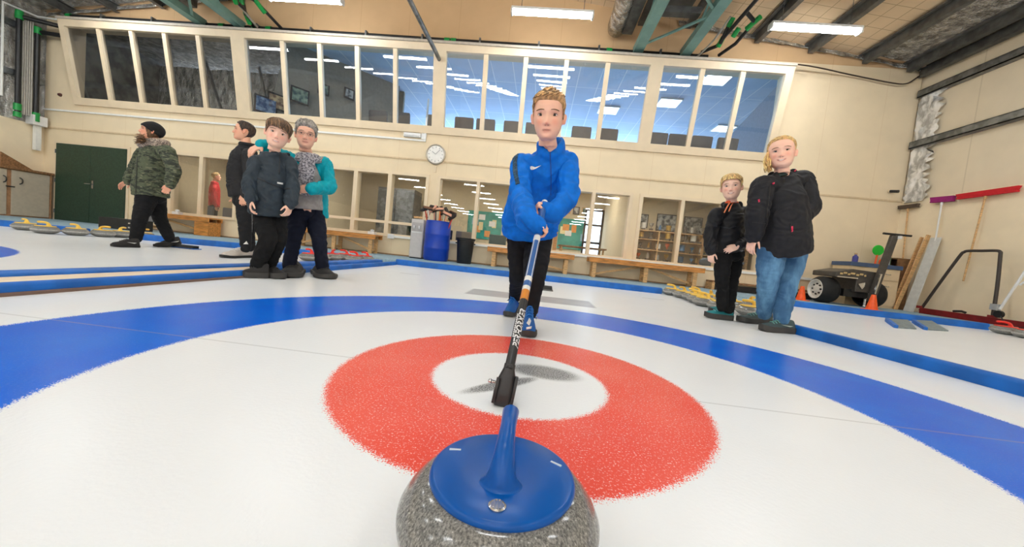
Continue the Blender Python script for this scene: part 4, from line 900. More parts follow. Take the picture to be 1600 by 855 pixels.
# tables, stools, posts, dark cabinets behind the glass
def table(x, y, lab, w=1.5, d=.7, top=WOODB):
    t = thing('table', lab, 'table', (x, y, .05)); MB().box((x, y, .77), (w, d, .04)).build('table_top', top, t, 0, bevel=.004)
    for sx in (-1, 1):
        for sy in (-1, 1): MB().box((x+sx*(w/2-.08), y+sy*(d/2-.08), .40), (.05, .05, .70)).build('leg', WOODP, t, 0)
table(1.2, 10.2, 'brown table in the club room right of the sweeping boy', 1.3)
table(-.6, 10.1, 'dark table in the club room behind the sweeping boy', 1.3)
def stool(x, y, lab, c):
    t = thing('stool', lab, 'stool', (x, y, .05), 0, 'club-room stools'); MB().lathe([(.001, 0), (.26, 0), (.29, .05), (.28, .14), (.20, .19), (.001, .2)], c=(x, y, .62), n=24).build('seat', c, t)
    for k in range(4):
        a = k*PI/2+.6; MB().tube([(x+.22*math.cos(a), y+.22*math.sin(a), .05), (x+.16*math.cos(a), y+.16*math.sin(a), .63)], .014, 8).build('leg', STEEL, t)
stool(4.55, 9.7, 'blue-grey upholstered seat behind the glass by the small boy', mat('slate_fabric', (92, 108, 124), .8))
for x, y, lab, c in ((-3.2, 9.2, 'dark green chair back low behind the transom window', (34, 62, 58)), (-2.44, 9.2, 'navy chair back behind the blue barrel', (40, 44, 62)), (-1.92, 9.25, 'grey chair back behind the bin', (110, 104, 100)), (-1.05, 9.2, 'dark teal chair back behind the window left of the sweeping boy', (36, 74, 80)), (-8.25, 9.2, 'grey chair back behind the window, left of the man', (96, 94, 98)), (-8.95, 9.2, 'slate chair back behind the walking woman', (84, 86, 96))):
    t = thing('club_chair', lab, 'chair', (x, y, .05), 0, 'club-room chairs'); m = mat('cf_%d_%d' % (c[0], c[1]), c, .8)
    MB().box((x, y, .42), (.44, .44, .07)).build('seat', m, t, 0, bevel=.02); MB().box((x, y-.21, .66), (.44, .05, .36)).build('backrest', m, t, 0, bevel=.02)
    for sx in (-1, 1):
        for sy in (-1, 1): MB().tube([(x+sx*.19, y+sy*.19, .05), (x+sx*.19, y+sy*.19, .40)], .013, 6).build('leg', CHROME, t)
for x, y, w, m, lab in ((-3.28, 11.2, .07, WOODP, 'pale timber post behind the transom window'), (.42, 9.6, .10, WOODO, 'varnished post just right of the sweeping boy')):
    o = MB().lohi((x-w/2, y, .05), (x+w/2, y+.1, 2.7)).build('timber_post', m, smooth=0); tag(o, lab, 'post')
t = thing('timber_rail', 'pale timber rail frame behind the transom window', 'rail', (-3.6, 11.2, 1.2)); MB().lohi((-4.4, 11.3, 1.22), (-2.9, 11.36, 1.28)).build('rail', WOODP, t, 0)
t = thing('locker', 'dark metal roller cupboard behind the middle pane of transom window', 'cupboard', (-4.3, 11.0, .05)); MB().lohi((-5.3, 11.2, .05), (-4.1, 11.9, 2.1)).build('body', DSTEEL, t, 0)
for k in range(2): MB().lohi((-5.28+k*.6, 11.18, .1), (-4.72+k*.6, 11.2, 2.05)).build('door', STEEL, t, 0)
t = thing('glazed_door', 'outer door with bright daylight inside the club room', 'door', (1.95, 11.9, .05))
MB().lohi((1.45, 12.25, .05), (1.51, 12.32, 2.15)).lohi((2.02, 12.25, .05), (2.08, 12.32, 2.15)).lohi((1.45, 12.25, 2.1), (2.08, 12.32, 2.16)).lohi((1.5, 12.25, 1.0), (2.05, 12.32, 1.07)).lohi((1.5, 12.25, 1.6), (2.05, 12.32, 1.66)).build('door_frame', DW, t, 0)
MB().lohi((1.5, 12.30, .3), (2.03, 12.31, 2.1)).build('pane', mat('daylit_door_pane', (200, 215, 240), .3, emit=(.7, .84, 1.0), estr=1.6), t, 0)
gb_ = thing('wall_plaque', 'dark shield plaque on the wall of the room behind the man', 'plaque', (-8.35, CB, 1.9)); MB().prism([(-8.5, CB-.03, 2.05), (-8.2, CB-.03, 2.05), (-8.2, CB-.03, 1.75), (-8.35, CB-.03, 1.6), (-8.5, CB-.03, 1.75)], (0, .025, 0)).build('shield', mat('plaque_brown', (120, 92, 64), .5), gb_, 0)
# pictures on the partition of the dark gallery end
for k, (px, py, w, h, c) in enumerate(((415, 165, .5, .42, 3), (433, 160, .45, .4, 0), (468, 150, .45, .4, 2), (505, 140, .3, .3, 2), (545, 147, .3, .3, 1))):
    d = ray(px, py); n = V((2.85, -2.2+.0, 0)); a = V((-7.25, W+T, 0)); dirp = V((2.2, 2.84, 0)).normalized(); nn = V((dirp.y, -dirp.x, 0))
    tt = (a-CAM).dot(nn)/d.dot(nn); p = CAM+d*tt+nn*.03
    t = thing('framed_picture', '%s framed picture from the left on the dark gallery partition' % ORD[k], 'picture', tuple(p), 0, 'gallery partition pictures')
    R = Matrix((dirp, nn, V((0, 0, 1)))).transposed()
    MB().box(p, (w, .02, h), R).build('frame', DW, t, 0); MB().box(p+nn*.006, (w-.08, .02, h-.08), R).build('print', PIC[c], t, 0)
# ================================================================== people
def voxel(mb, size, it=4, fac=.5):
    me = mb.mesh('tmp'); o = bpy.data.objects.new('tmp', me); COL.objects.link(o)
    r = o.modifiers.new('r', 'REMESH'); r.mode = 'VOXEL'; r.voxel_size = size; r.use_smooth_shade = True
    if it: s = o.modifiers.new('s', 'SMOOTH'); s.factor = fac; s.iterations = it
    dg = bpy.context.evaluated_depsgraph_get(); dg.update()
    out = bpy.data.meshes.new_from_object(o.evaluated_get(dg)); bpy.data.objects.remove(o); bpy.data.meshes.remove(me)
    return out
def coords(me):
    a = np.empty(len(me.vertices)*3, np.float32); me.vertices.foreach_get('co', a); return a.reshape(-1, 3)
def normals(me):
    a = np.empty(len(me.vertices)*3, np.float32); me.vertices.foreach_get('normal', a); return a.reshape(-1, 3)
def wrinkle(me, amp, sc=(9, 9, 20), seed=0.0, fine=.35):
    P = coords(me); N = normals(me); d = np.empty(len(P), np.float32)
    for i, p in enumerate(P):
        q = V((p[0]*sc[0]+seed, p[1]*sc[1]+seed*2, p[2]*sc[2]))
        w = noise.noise(q*.4)*2.4
        q2 = V((q.x+w, q.y-w, q.z+w*1.5))
        d[i] = (1-abs(noise.noise(q2))*2.2)-.45 + fine*noise.noise(q*2.7)
    P = P+N*(d*amp)[:, None]; me.vertices.foreach_set('co', P.ravel()); me.update()
def spline(pts, rad, k=5):
    """smooth path with interpolated radii (scalars or pairs)"""
    A = arc(pts, k); r = [q if isinstance(q, (tuple, list)) else (q, q) for q in rad]; out = []
    for i in range(len(A)):
        u = i/k; a = min(int(u), len(r)-1); b = min(a+1, len(r)-1); f = u-a
        f = f*f*(3-2*f)
        out.append((r[a][0]*(1-f)+r[b][0]*f, r[a][1]*(1-f)+r[b][1]*f))
    return A, out
def limb(mb, pts, rad, up=None, n=14, k=5):
    A, r = spline(pts, rad, k); mb.tube(A, r, n, up=up)
    mb.ball(A[0], r[0][0]*.98, 12, 8); mb.ball(A[-1], min(r[-1])*.98, 12, 8)

ZT = [0, .04, .10, .20, .30, .40, .50, .60, .70, .80, .88, .94, .98, 1.0]
WT = [.115, .172, .226, .272, .300, .316, .327, .333, .334, .308, .25, .18, .10, .0]
FT = [.29, .345, .372, .380, .385, .388, .385, .400, .392, .345, .265, .175, .095, .0]
BT = [.02, -.02, -.06, -.16, -.30, -.40, -.455, -.475, -.468, -.42, -.335, -.24, -.13, .0]
def g(x, c, s): return math.exp(-((x-c)/s)**2)
class Head:
    def __init__(s, center, H, fwd, roll=0.0, wide=1.0, jaw=1.0, nose=1.0, smile=0.0):
        s.H = H; s.wide = wide; s.jaw = jaw; s.ns = nose; s.smile = smile
        f = V(fwd).normalized(); z = V((0, 0, 1)); r = f.cross(z).normalized(); u = r.cross(f)   # r: the person's own right
        a = math.radians(roll); r2 = r*math.cos(a)+u*math.sin(a); u2 = u*math.cos(a)-r*math.sin(a)
        s.ax, s.ay, s.az = -r2, f, u2                      # ax: the person's left
        s.O = V(center)-s.az*(H*.5)-s.ay*(-.02*H)
    def W(s, x, y, z): return s.O+(s.ax*x+s.ay*y+s.az*z)*s.H
    def base(s, th, z):
        """surface point (local) for angle th (0 = front, + = person's left) and height z"""
        w = float(np.interp(z, ZT, WT))*s.wide; f = float(np.interp(z, ZT, FT)); b = -float(np.interp(z, ZT, BT))
        if z < .35: w *= 1-(1-s.jaw)*(1-z/.35)
        sn, cs = math.sin(th), math.cos(th); p = 2/2.25
        x = w*math.copysign(abs(sn)**p, sn); y = f*abs(cs)**p if cs > 0 else -b*abs(cs)**p
        return x, y, z
    def face(s, th, z):
        x, y, z = s.base(th, z)
        if math.cos(th) > 0:
            d = 0.0; n = s.ns
            br = float(np.interp(z, [.24, .275, .30, .34, .42, .50, .56, .62], [0, .012, .075, .098, .062, .030, .012, 0]))*n
            d += br*math.exp(-(x/(.040+.012*g(z, .32, .05)))**2)
            d += .034*n*(g(x, .052, .026)+g(x, -.052, .026))*g(z, .315, .026)
            d -= .050*(g(x, .145, .072)+g(x, -.145, .072))*g(z, .495, .048)
            d += .016*(g(x, .14, .10)+g(x, -.14, .10))*g(z, .575, .028)
            d += (.014+.014*s.smile)*(g(x, .175, .07)+g(x, -.175, .07))*g(z, .36, .06)
            mz = s.smile*.022*(x/.1)**2 if abs(x) < .14 else s.smile*.03
            mw = .085+.02*s.smile
            d += .020*math.exp(-(x/mw)**4)*(g(z-mz, .213, .014)+1.1*g(z-mz, .172, .015))
            d -= .012*math.exp(-(x/mw)**4)*g(z-mz, .193, .006)
            d -= .012*math.exp(-(x/.10)**2)*g(z, .125, .022)
            d += .020*math.exp(-(x/.085)**2)*g(z, .055, .04)
            y += d
        return x, y, z
    def add(s, mb, fwd_only=False):
        rows = []; zs = [.0]+[i/60 for i in range(1, 60)]+[.997]
        for z in zs: rows.append([s.W(*s.face(2*PI*j/72, z)) for j in range(72)])
        mb.rings(rows)
        for sg in (-1, 1):
            R = Matrix((s.ax, s.ay, s.az)).transposed() @ Matrix.Rotation(sg*.45, 3, 'Z') @ Matrix.Rotation(-.18, 3, 'X')
            mb.ball(s.W(sg*.355*s.wide, -.045, .455), (.030*s.H, .062*s.H, .115*s.H), 14, 10, R)
            mb.ball(s.W(sg*.378*s.wide, -.075, .50), (.026*s.H, .05*s.H, .075*s.H), 14, 10, R)
            mb.ball(s.W(sg*.335*s.wide, -.02, .375), (.024*s.H, .03*s.H, .04*s.H), 12, 8, R)
        # neck root
        mb.tube([s.W(0, -.10, .28), s.W(0, -.13, .10), s.W(0, -.15, -.10)], [(.20*s.H, .22*s.H)]*3, 16, up=s.ax)
SKN = {}
def skin_mat(name):
    if name in SKN: return SKN[name]
    t = NT(name); a = t.node('ShaderNodeAttribute', attribute_name='tint'); n = t.noise(t.pos(), 120, 2)
    t.l.new(t.mix(t.math('MULTIPLY', n, .14), a.outputs['Color'], (.75, .30, .22)), t.b.inputs['Base Color'])
    t.b.inputs['Roughness'].default_value = .5; t.b.inputs['Subsurface Weight'].default_value = .08
    t.b.inputs['Subsurface Radius'].default_value = (.01, .004, .002); t.b.inputs['Subsurface Scale'].default_value = .5
    SKN[name] = t.m; return t.m
def tint(me, hd, base, lip, mouth_open=0.0):
    P = coords(me); O = np.array(hd.O); A = np.array([hd.ax, hd.ay, hd.az]); L = (P-O) @ A.T/hd.H
    x, y, z = L[:, 0], L[:, 1], L[:, 2]; b = np.array(s2l(base)); c = np.tile(b, (len(P), 1))
    def blend(m, col):
        nonlocal c
        c = c*(1-m[:, None])+np.array(s2l(col))*m[:, None]
    fr = (y > .1)
    mz = hd.smile*.022*(np.clip(x, -.14, .14)/.1)**2; mw = .095+.02*hd.smile
    blush = tuple(int(v) for v in (min(255, base[0]*1.02), base[1]*.80, base[2]*.76))
    blend(fr*.55*(np.exp(-((np.abs(x)-.17)/.08)**2-((z-.36)/.08)**2)), blush)
    blend(fr*.5*np.exp(-(x/.06)**2-((z-.32)/.04)**2), blush)
    lipm = fr*np.exp(-(x/mw)**6)*np.clip(1.15-np.abs(z-mz-.192)/(.034+.0*x), 0, 1)**.5*(np.abs(z-mz-.192) < .034)
    blend(lipm*.75, lip)
    blend(fr*np.exp(-(x/mw)**6)*np.exp(-((z-mz-.193)/.007)**2)*.8, (96, 40, 36))
    nost = fr*(np.exp(-((np.abs(x)-.03)/.014)**2-((z-.283)/.010)**2))
    blend(nost*.75, (110, 56, 44))
    sock = fr*np.exp(-((np.abs(x)-.145)/.09)**2-((z-.50)/.045)**2)
    blend(sock*.25, tuple(int(v*.78) for v in base))
    blend((np.abs(x) > .30)*(z > .33)*(z < .6)*.35, blush)
    c4 = np.concatenate([c, np.ones((len(P), 1))], 1).astype(np.float32)
    at_ = me.attributes.new('tint', 'FLOAT_COLOR', 'POINT'); at_.data.foreach_set('color', c4.ravel())
EYEW = mat('eye_white', (232, 226, 220), .25, var=.01)
PUP = mat('pupil', (14, 12, 12), .15, var=0)
def eyes(hd, root, iris, brow, open_=1.0, look=(0, 0), browm=None, bz=.585, teeth=False):
    IM = mat('iris_%d_%d' % iris[:2], iris, .2)
    for sg in (-1, 1):
        x0 = .145*sg; _, yf, _ = hd.face(math.asin(max(-1, min(1, x0/.322)))*.92, .497)
        xs_, yf, _ = min(((abs(hd.face(a, .497)[0]-x0), hd.face(a, .497)[1], a) for a in [i*PI/180*sg for i in range(5, 60)]))
        hh = .036*open_; b = MB(); nx, nz = 16, 10; rows = []
        # almond patch of the eyeball between the lids
        for j in range(nz+1):
            v = -1+2*j/nz; row = []
            for i in range(nx+1):
                u = -1+2*i/nx; lid = (1-abs(u)**2.2); zz = .497+hh*v*lid*(1.0 if v > 0 else .8)+.006*u*sg*0; xx = x0+.062*u
                row.append(hd.W(xx, yf+.010+.016*(1-(u*.9)**2-.25*v*v), zz))
            rows.append(row)
        b.rings(rows, False, 0, closed=False); n0 = len(b.f)
        for k in range(n0):
            j, i = divmod(k, nx); u = -1+2*(i+.5)/nx; v = -1+2*(j+.5)/nz; lid = 1-abs(u)**2.2
            r = math.hypot((u*.062-look[0]*.01)/.034, (hh*v*lid-look[1]*.01)/.034); b.mi[k] = 2 if r < .5 else (1 if r < 1 else 0)
        e = b.build('eye', [EYEW, IM, PUP], root, 60, fix=False)
        l = MB(); l.tube([hd.W(x0+.066*u, yf+.014+.018*(1-u*u), .497+hh*(1-abs(u)**2.2)+.004) for u in [-1+i/6 for i in range(13)]], [(.006*hd.H*(1-.5*abs(-1+i/6)), .007*hd.H) for i in range(13)], 6); l.build('eyelid', mat('lash_brown', (84, 56, 44), .6), e, 60)
        q = MB(); pts = []
        for i in range(9):
            u = -1+i/4; xx = x0+.085*u+.012*sg; a = math.asin(max(-.95, min(.95, xx/.335))); fx = min(((abs(hd.face(a_, bz)[0]-xx), hd.face(a_, bz)[1]) for a_ in [k*PI/180*sg for k in range(2, 62, 2)]))[1]
            pts.append(hd.W(xx, fx+.006, bz+.014*(1-u*u)-.012*u*sg*.6))
        q.tube(pts, [((.010-.006*abs(-.3+(-1+i/4)*sg)*.6)*hd.H, .016*hd.H*(1-.45*abs(-1+i/4))) for i in range(9)], 8); q.build('eyebrow', browm or brow, root, 60)
    if teeth:
        t = MB(); rows = []
        for j in range(3):
            zz = .180+.013*j; rows.append([hd.W(.072*u, hd.face(math.asin(min(.9, max(-.9, .072*u/.25))), .193)[1]+.021-.010*u*u, zz+(1-abs(j-1))*0+hd.smile*.016*u*u+(.010 if j == 0 else -.010 if j == 2 else 0)*abs(u)**3) for u in [-1+i/5 for i in range(11)]])
        t.rings(rows, False, closed=False); t.build('teeth', mat('teeth', (236, 230, 220), .3), root, 60, fix=False)
def hair(hd, root, line, thick, mats, locks=90, flow=(0, -1), seed=1, ln=.3, name='hair', lift=1.0, top=1.0, wv=.03, jit=.25, drop=.02):
    """line: [(deg, z)] hairline height by angle; thick(th, z): thickness; flow(th, z) -> (dth, dz)"""
    rr = random.Random(seed); dg = [l[0] for l in line]; lz = [l[1] for l in line]
    def zl(th):
        d = math.degrees((th+PI) % (2*PI)-PI); return float(np.interp(d, dg, lz))
    cen = (0, -.04, .55)
    def surf(th, z, off):
        x, y, zz = hd.base(th, min(z, .999)); v = V((x-cen[0], y-cen[1], max(.0, zz-cen[2]))).normalized() if zz > cen[2] else V((x-cen[0], y-cen[1], 0)).normalized()
        return hd.W(x+v.x*off, y+v.y*off, zz+v.z*off*top)
    def off(th, z):
        m = (z-zl(th))/.05; m = max(0, min(1, m*.5+.5)); m = m*m*(3-2*m)
        n = 1+wv*8*noise.noise(V((math.sin(th)*4+seed, math.cos(th)*4, z*9)))
        return thick(th, z)*n*m-.035*(1-m)
    b = MB(); rows = []
    for i in range(46):
        z = .06+(.9985-.06)*(i/45)**.8; rows.append([surf(2*PI*j/64, z, off(2*PI*j/64, z)) for j in range(64)])
    b.rings(rows)
    for k in range(locks):
        th = rr.uniform(-PI, PI); z0 = zl(th)+rr.uniform(.02, 1.0)*(1-zl(th)); z = min(.985, z0); L = ln*rr.uniform(.6, 1.2); pts = []
        t_, z_ = th, z
        for q in range(6):
            o_ = max(.008, off(t_, min(z_, .985)) if z_ > zl(t_)-.01 else thick(t_, zl(t_)+.05)*.7)*(.86+.30*math.sin(PI*q/5)*lift*rr.uniform(.7, 1.3))
            pts.append(surf(t_, min(z_, .985), o_))
            f = flow(t_, z_) if callable(flow) else flow; s_ = L/5
            t_ += (f[0]+rr.uniform(-jit, jit))*s_; z_ = max(.06, zl(t_)-drop, min(.99, z_+(f[1]+rr.uniform(-jit, jit)*.3)*s_))
        w = hd.H*rr.uniform(.009, .020); b.tube(pts, [(w*.45*a, w*a) for a in (.6, 1, 1.05, .95, .7, .25)], 6, m=rr.randrange(len(mats)), up=tuple((pts[0]-hd.W(*cen)).normalized()))
    return b.build(name, mats, root, 180)
def hairm(n, c, d=.25):
    base = mat(n, c, .5, var=.25, nsc=60, stretch=(1, 1, .25), bump=.2, bsc=140)
    return [base, mat(n+'_light', tuple(min(255, v*(1+d)) for v in c), .45, var=.15, nsc=60), mat(n+'_dark', tuple(v*(1-d) for v in c), .55, var=.15, nsc=60)]
def hand(mb, Wp, d, n, L, curl=(.35, .35, .4, .45), thumb=.0, s=None, grip=None):
    """Wp wrist, d distal direction, n direction the fingers curl towards, s thumb side"""
    d = V(d).normalized(); n = V(n); n = (n-d*n.dot(d)).normalized()
    s = V(s); s = (s-d*s.dot(d)-n*s.dot(n)).normalized(); Wp = V(Wp)
    R = []
    for u, w, t in ((-.06, .15, .115), (.05, .165, .11), (.18, .20, .105), (.32, .215, .095), (.46, .205, .080), (.50, .18, .06)):
        c = Wp+d*(u*L)+n*(.01*L); R.append([c+s*(w*L*math.copysign(abs(math.cos(a))**.75, math.cos(a)))+n*(t*L*.62*math.copysign(abs(math.sin(a))**.75, math.sin(a))) for a in [2*PI*k/16 for k in range(16)]])
    mb.rings(R)
    for k, (so, ln) in enumerate(((.158, .44), (.054, .49), (-.052, .45), (-.152, .35))):
        p = Wp+s*(so*L)+d*((.46 if k in (1, 2) else .44)*L); pts = [p-d*(.06*L), p]; a = 0.0; c = curl[k]
        for f, m in ((.45, .8), (.31, 1.1), (.24, .8)):
            a += c*m; q = d*math.cos(a)+n*math.sin(a)+s*(so*.35)*(1-a/2.5); p = p+q.normalized()*(ln*L*f); pts.append(p)
        mb.tube(pts, [.050*L, .050*L, .046*L, .041*L, .033*L], 10); mb.ball(pts[-1], .034*L, 10, 6)
    p = Wp+s*(.13*L)+d*(.10*L); q1 = (d*.62+s*.62*(1-thumb)+n*(.35+.4*thumb)).normalized(); q2 = (d*.85+s*.25*(1-2*thumb)+n*(.35+.3*thumb)).normalized()
    pts = [p-q1*.05*L, p+q1*.10*L, p+q1*.24*L, p+q1*.24*L+q2*.14*L, p+q1*.24*L+q2*.25*L]
    mb.tube(pts, [.065*L, .070*L, .054*L, .047*L, .036*L], 10); mb.ball(pts[-1], .037*L, 10, 6)
def shoe(root, heel, toe, h, mats, lacec=None, logo=None, heel_lift=0.0, wide=1.0, sole_h=.028, collar=.10):
    heel, toe = V(heel), V(toe); f = V((toe.x-heel.x, toe.y-heel.y, 0)); L = f.length; f.normalize(); r = f.cross(V((0, 0, 1))); up = V((0, 0, 1))
    base = V((heel.x, heel.y, 0))
    def P(u, x, z):
        lift = heel_lift*max(0, (.62-u)/.62)+.012*max(0, (u-.8)/.2)**2
        return base+f*(u*L)+r*x+up*(z+lift+.002)
    us = [0, .03, .1, .22, .36, .5, .64, .78, .9, .97, 1.0]; ws = [.55, .78, .95, 1.0, .93, .97, 1.12, 1.12, .88, .55, .25]
    hw = L*.148*wide
    s = MB(); R = []
    for u, w in zip(us, ws):
        R.append([P(u, x*hw*w, z) for x, z in ((-.96, 0), (.96, 0), (1.04, sole_h*.5), (1.0, sole_h), (-1.0, sole_h), (-1.04, sole_h*.5))])
    s.rings(R)
    hs = [.80, .95, 1.0, .98, .92, .80, .63, .50, .42, .30, .12]
    b = MB(); R = []
    for u, w, hh in zip(us, ws, hs):
        z1 = sole_h*.6+collar*hh
        R.append([P(min(1, max(.01, u*.985)), hw*w*.95*math.copysign(abs(math.cos(a))**(.8 if z > 0 else .6), math.cos(a))*(1-.42*max(0, math.sin(a))*(1 if u < .55 else .7)), sole_h*.5+(z1-sole_h*.5)*max(0, math.sin(a))) for a in [PI*k/12 for k in range(13)] for z in (1,)])
    b.rings(R)
    me = b.mesh('shoe'); me.materials.append(mats[0])
    o = link('shoe', me, root, 60); o.modifiers.new('sub', 'SUBSURF').levels = 1; o.modifiers['sub'].render_levels = 1
    s.build('sole', mats[1], o, 40)
    lc = MB()
    for k in range(4):
        u = .44+.075*k; hh = float(np.interp(u, us, hs)); z = sole_h*.6+collar*hh; lc.tube([P(u, -hw*.48, z*.86), P(u+.015, -hw*.2, z*1.0+.002), P(u+.02, hw*.2, z*1.0+.002), P(u, hw*.48, z*.86)], .0038, 6)
    lc.build('laces', lacec or mats[1], o, 60)
    if logo is not None:
        for sg in (-1, 1):
            q = MB(); pl_ = []
            for u, z in ((.20, .55), (.28, .42), (.56, .62), (.30, .56)):
                w = float(np.interp(u, us, ws))*hw; pl_.append(P(u, sg*(w*.93+.003), sole_h*.6+collar*z*.8))
            q.prism(pl_, r*(sg*.004)); q.build('shoe_mark', logo, o, 0)
    return o
def bvh(o):
    vs, fs = [], []
    for q in [o]+list(o.children):
        k = len(vs); vs += [v.co.copy() for v in q.data.vertices]; fs += [tuple(i+k for i in p.vertices) for p in q.data.polygons]
    return BVHTree.FromPolygons(vs, fs)
def patch(parent, tgt, poly, m, name, off=.003, cuts=3, thick=.004, smooth=60):
    """a thin cloth or print piece lying on a garment: outline given as rays from the viewpoint the outline was measured from"""
    bm = bmesh.new(); vs = [bm.verts.new((x, y, 0)) for x, y in poly]; bm.faces.new(vs)
    bmesh.ops.triangulate(bm, faces=bm.faces[:])
    for _ in range(cuts):
        mx = max((e.calc_length() for e in bm.edges), default=0)
        if mx < 2.0: break
        bmesh.ops.subdivide_edges(bm, edges=[e for e in bm.edges if e.calc_length() > mx*.45], cuts=1); bmesh.ops.triangulate(bm, faces=bm.faces[:])
    pos = {}
    for v in bm.verts:
        d = ray(v.co.x, v.co.y).normalized(); h = tgt.ray_cast(CAM, d)
        if h[0] is None: pos[v] = None
        else: pos[v] = (h[0]+h[1]*off if h[1].dot(d) < 0 else h[0]-h[1]*off, h[1] if h[1].dot(d) < 0 else -h[1])
    b = MB(); idx = {}
    for f in bm.faces:
        if any(pos[v] is None for v in f.verts): continue
        ds = [(pos[v][0]-CAM).length for v in f.verts]
        if max(ds)-min(ds) > .06: continue
        for v in f.verts:
            if v not in idx: idx[v] = len(b.v); b.v.append(pos[v][0])
        b.f.append([idx[v] for v in f.verts]); b.mi.append(0)
    bm.free()
    if not b.f: return None
    par = list(range(len(b.v)))
    def root_(i):
        while par[i] != i: par[i] = par[par[i]]; i = par[i]
        return i
    for f in b.f:
        for i in f[1:]: par[root_(i)] = root_(f[0])
    cnt = {}
    for f in b.f: cnt[root_(f[0])] = cnt.get(root_(f[0]), 0)+1
    big = max(cnt, key=cnt.get); keep = [f for f in b.f if root_(f[0]) == big]; used = sorted({i for f in keep for i in f}); mp = {v: i for i, v in enumerate(used)}
    b.v = [b.v[i] for i in used]; b.f = [[mp[i] for i in f] for f in keep]; b.mi = [0]*len(keep)
    me = b.mesh(name, False); me.materials.append(m); o = link(name, me, parent, 180)
    sd = o.modifiers.new('thickness', 'SOLIDIFY'); sd.thickness = thick; sd.offset = 0
    return o
def px(*a): return at(*a)
class Person:
    def __init__(s, label, base, group=None):
        s.root = thing('person', label, 'person', base, 0, group); s.mb = MB()
    def finish(s, hd, base, lip, vox=.0042):
        me = voxel(s.mb, vox, 2, .5); tint(me, hd, base, lip); me.materials.append(skin_mat('skin')); s.body = link('body', me, s.root, 180); return s.body
    def garment(s, mb, name, m, vox=.009, it=6, amp=.004, sc=(9, 9, 20), seed=0.0, fine=.35):
        me = voxel(mb, vox, it, .5)
        if amp: wrinkle(me, amp, sc, seed, fine)
        me.materials.append(m); return link(name, me, s.root, 180)
def cloth(n, c, rough=.75, var=.08, nsc=25, bump=.12, bsc=350, spec=.22, **k): return mat(n, c, rough, var=var, nsc=nsc, bump=bump, bsc=bsc, spec=spec, **k)
def ring_tube(mb, c, ax, ay, rx, ry, r, n=20, tilt=0.0, nrm=None, a0=0, a1=2*PI):
    pts = [V(c)+V(ax)*(rx*math.cos(a))+V(ay)*(ry*math.sin(a)) for a in [a0+(a1-a0)*k/n for k in range(n+1)]]
    mb.tube(pts, r, 10)
def standing(P, J, sk=1.0, up=None):
    """slim body under the clothes: torso, arms, legs joined to the head"""
    mb = P.mb; side = (J['LS']-J['RS']).normalized()
    limb(mb, [J['P'], J['P'].lerp(J['N'], .35), J['P'].lerp(J['N'], .75), J['N']], [(.11*sk, .08*sk), (.10*sk, .075*sk), (.12*sk, .08*sk), (.055*sk, .055*sk)], side)
    limb(mb, [J['N']-V((0, 0, .03*sk)), J['N'], J['neck']], [.055*sk, .052*sk, .052*sk])
    for q in 'RL':
        S, E, Wr = J[q+'S'], J[q+'E'], J[q+'W']
        limb(mb, [J['N'].lerp(S, .4)-V((0, 0, .05)), S, E, Wr], [.05*sk, .048*sk, .038*sk, .027*sk])
        limb(mb, [J[q+'H'], J[q+'K'], J[q+'A']], [.075*sk, .05*sk, .036*sk])
def trousers(P, J, m, r, amp=.004, seed=1.0, seat=(.14, .11), vox=.009, name='trousers', hem=0.0):
    side = (J['LH']-J['RH']).normalized(); mid = (J['LH']+J['RH'])/2; o = None
    for i, q in enumerate('RL'):
        b = MB()
        if i == 0: b.tube([mid-V((0, 0, .06)), mid-V((0, 0, .02)), mid+V((0, 0, .05)), mid.lerp(J['P'], 1)+V((0, 0, .12))], [(seat[0]*.6, seat[1]*.7), (seat[0]*.93, seat[1]), seat, (seat[0]*.9, seat[1]*.92)], 18, up=side)
        A = J[q+'A'].copy(); A.z = max(A.z-hem, .075); K = J[q+'K']
        limb(b, [J[q+'H']+V((0, 0, .02)), J[q+'H'].lerp(K, .5), K, K.lerp(A, .5), A.lerp(K, .06), A], [r[0], r[1], r[2], r[3], r[4]*1.03, r[4]])
        me = voxel(b, vox, 4, .5); wrinkle(me, amp, (10, 10, 17), seed+i*3); me.materials.append(m)
        if i == 0: o = link(name, me, P.root, 180)
        else: link('trouser_leg', me, o, 180)
    return o
def jacket(P, J, m, path, secs, sl, amp=.005, seed=1.0, vox=.009, extra=None, name='jacket', sc=(9, 9, 13), side=None, wr=1.0, n=22):
    b = MB(); side = (J['LS']-J['RS']).normalized() if side is None else side
    A, r = spline(path, secs, 5); b.tube(A, r, n, up=side)
    for q in 'RL':
        S = J[q+'S']; limb(b, [J['N'].lerp(S, .35)-V((0, 0, .05)), S, S.lerp(J[q+'E'], .12)], [sl[0]*.88, sl[0]*.94, sl[0]*.85])
    if extra: extra(b)
    o = P.garment(b, name, m, vox, 5, amp, sc, seed)
    sleeves(P, J, m, sl, amp, seed, vox, sc, wr, o)
    return o
def sleeves(P, J, m, sl, amp, seed, vox, sc, wr, par):
    for q in 'RL':
        S, E, Wr = J[q+'S'], J[q+'E'], J[q+'W']; w_ = wr[q] if isinstance(wr, dict) else wr; We = E.lerp(Wr, w_); b = MB()
        up_ = (S-E).normalized()
        pp = [S.lerp(E, .02), S.lerp(E, .25), S.lerp(E, .6), E, E.lerp(We, .35), E.lerp(We, .75), E.lerp(We, .93), We]; rp = [sl[0]*.98, sl[0], (sl[0]+sl[1])/2, sl[1]*1.06, sl[1], sl[2]*1.12, sl[2]*1.1, sl[2]*.98]
        if q+'T' in J: pp += [J[q+'T']]; rp += [sl[2]*.98]
        limb(b, pp, rp)
        me = voxel(b, vox*.9, 4, .5); wrinkle(me, amp*1.25, (sc[0]*1.25, sc[1]*1.25, sc[2]*.62), seed+(5 if q == 'L' else 2)); me.materials.append(m); link('sleeve', me, par, 180)
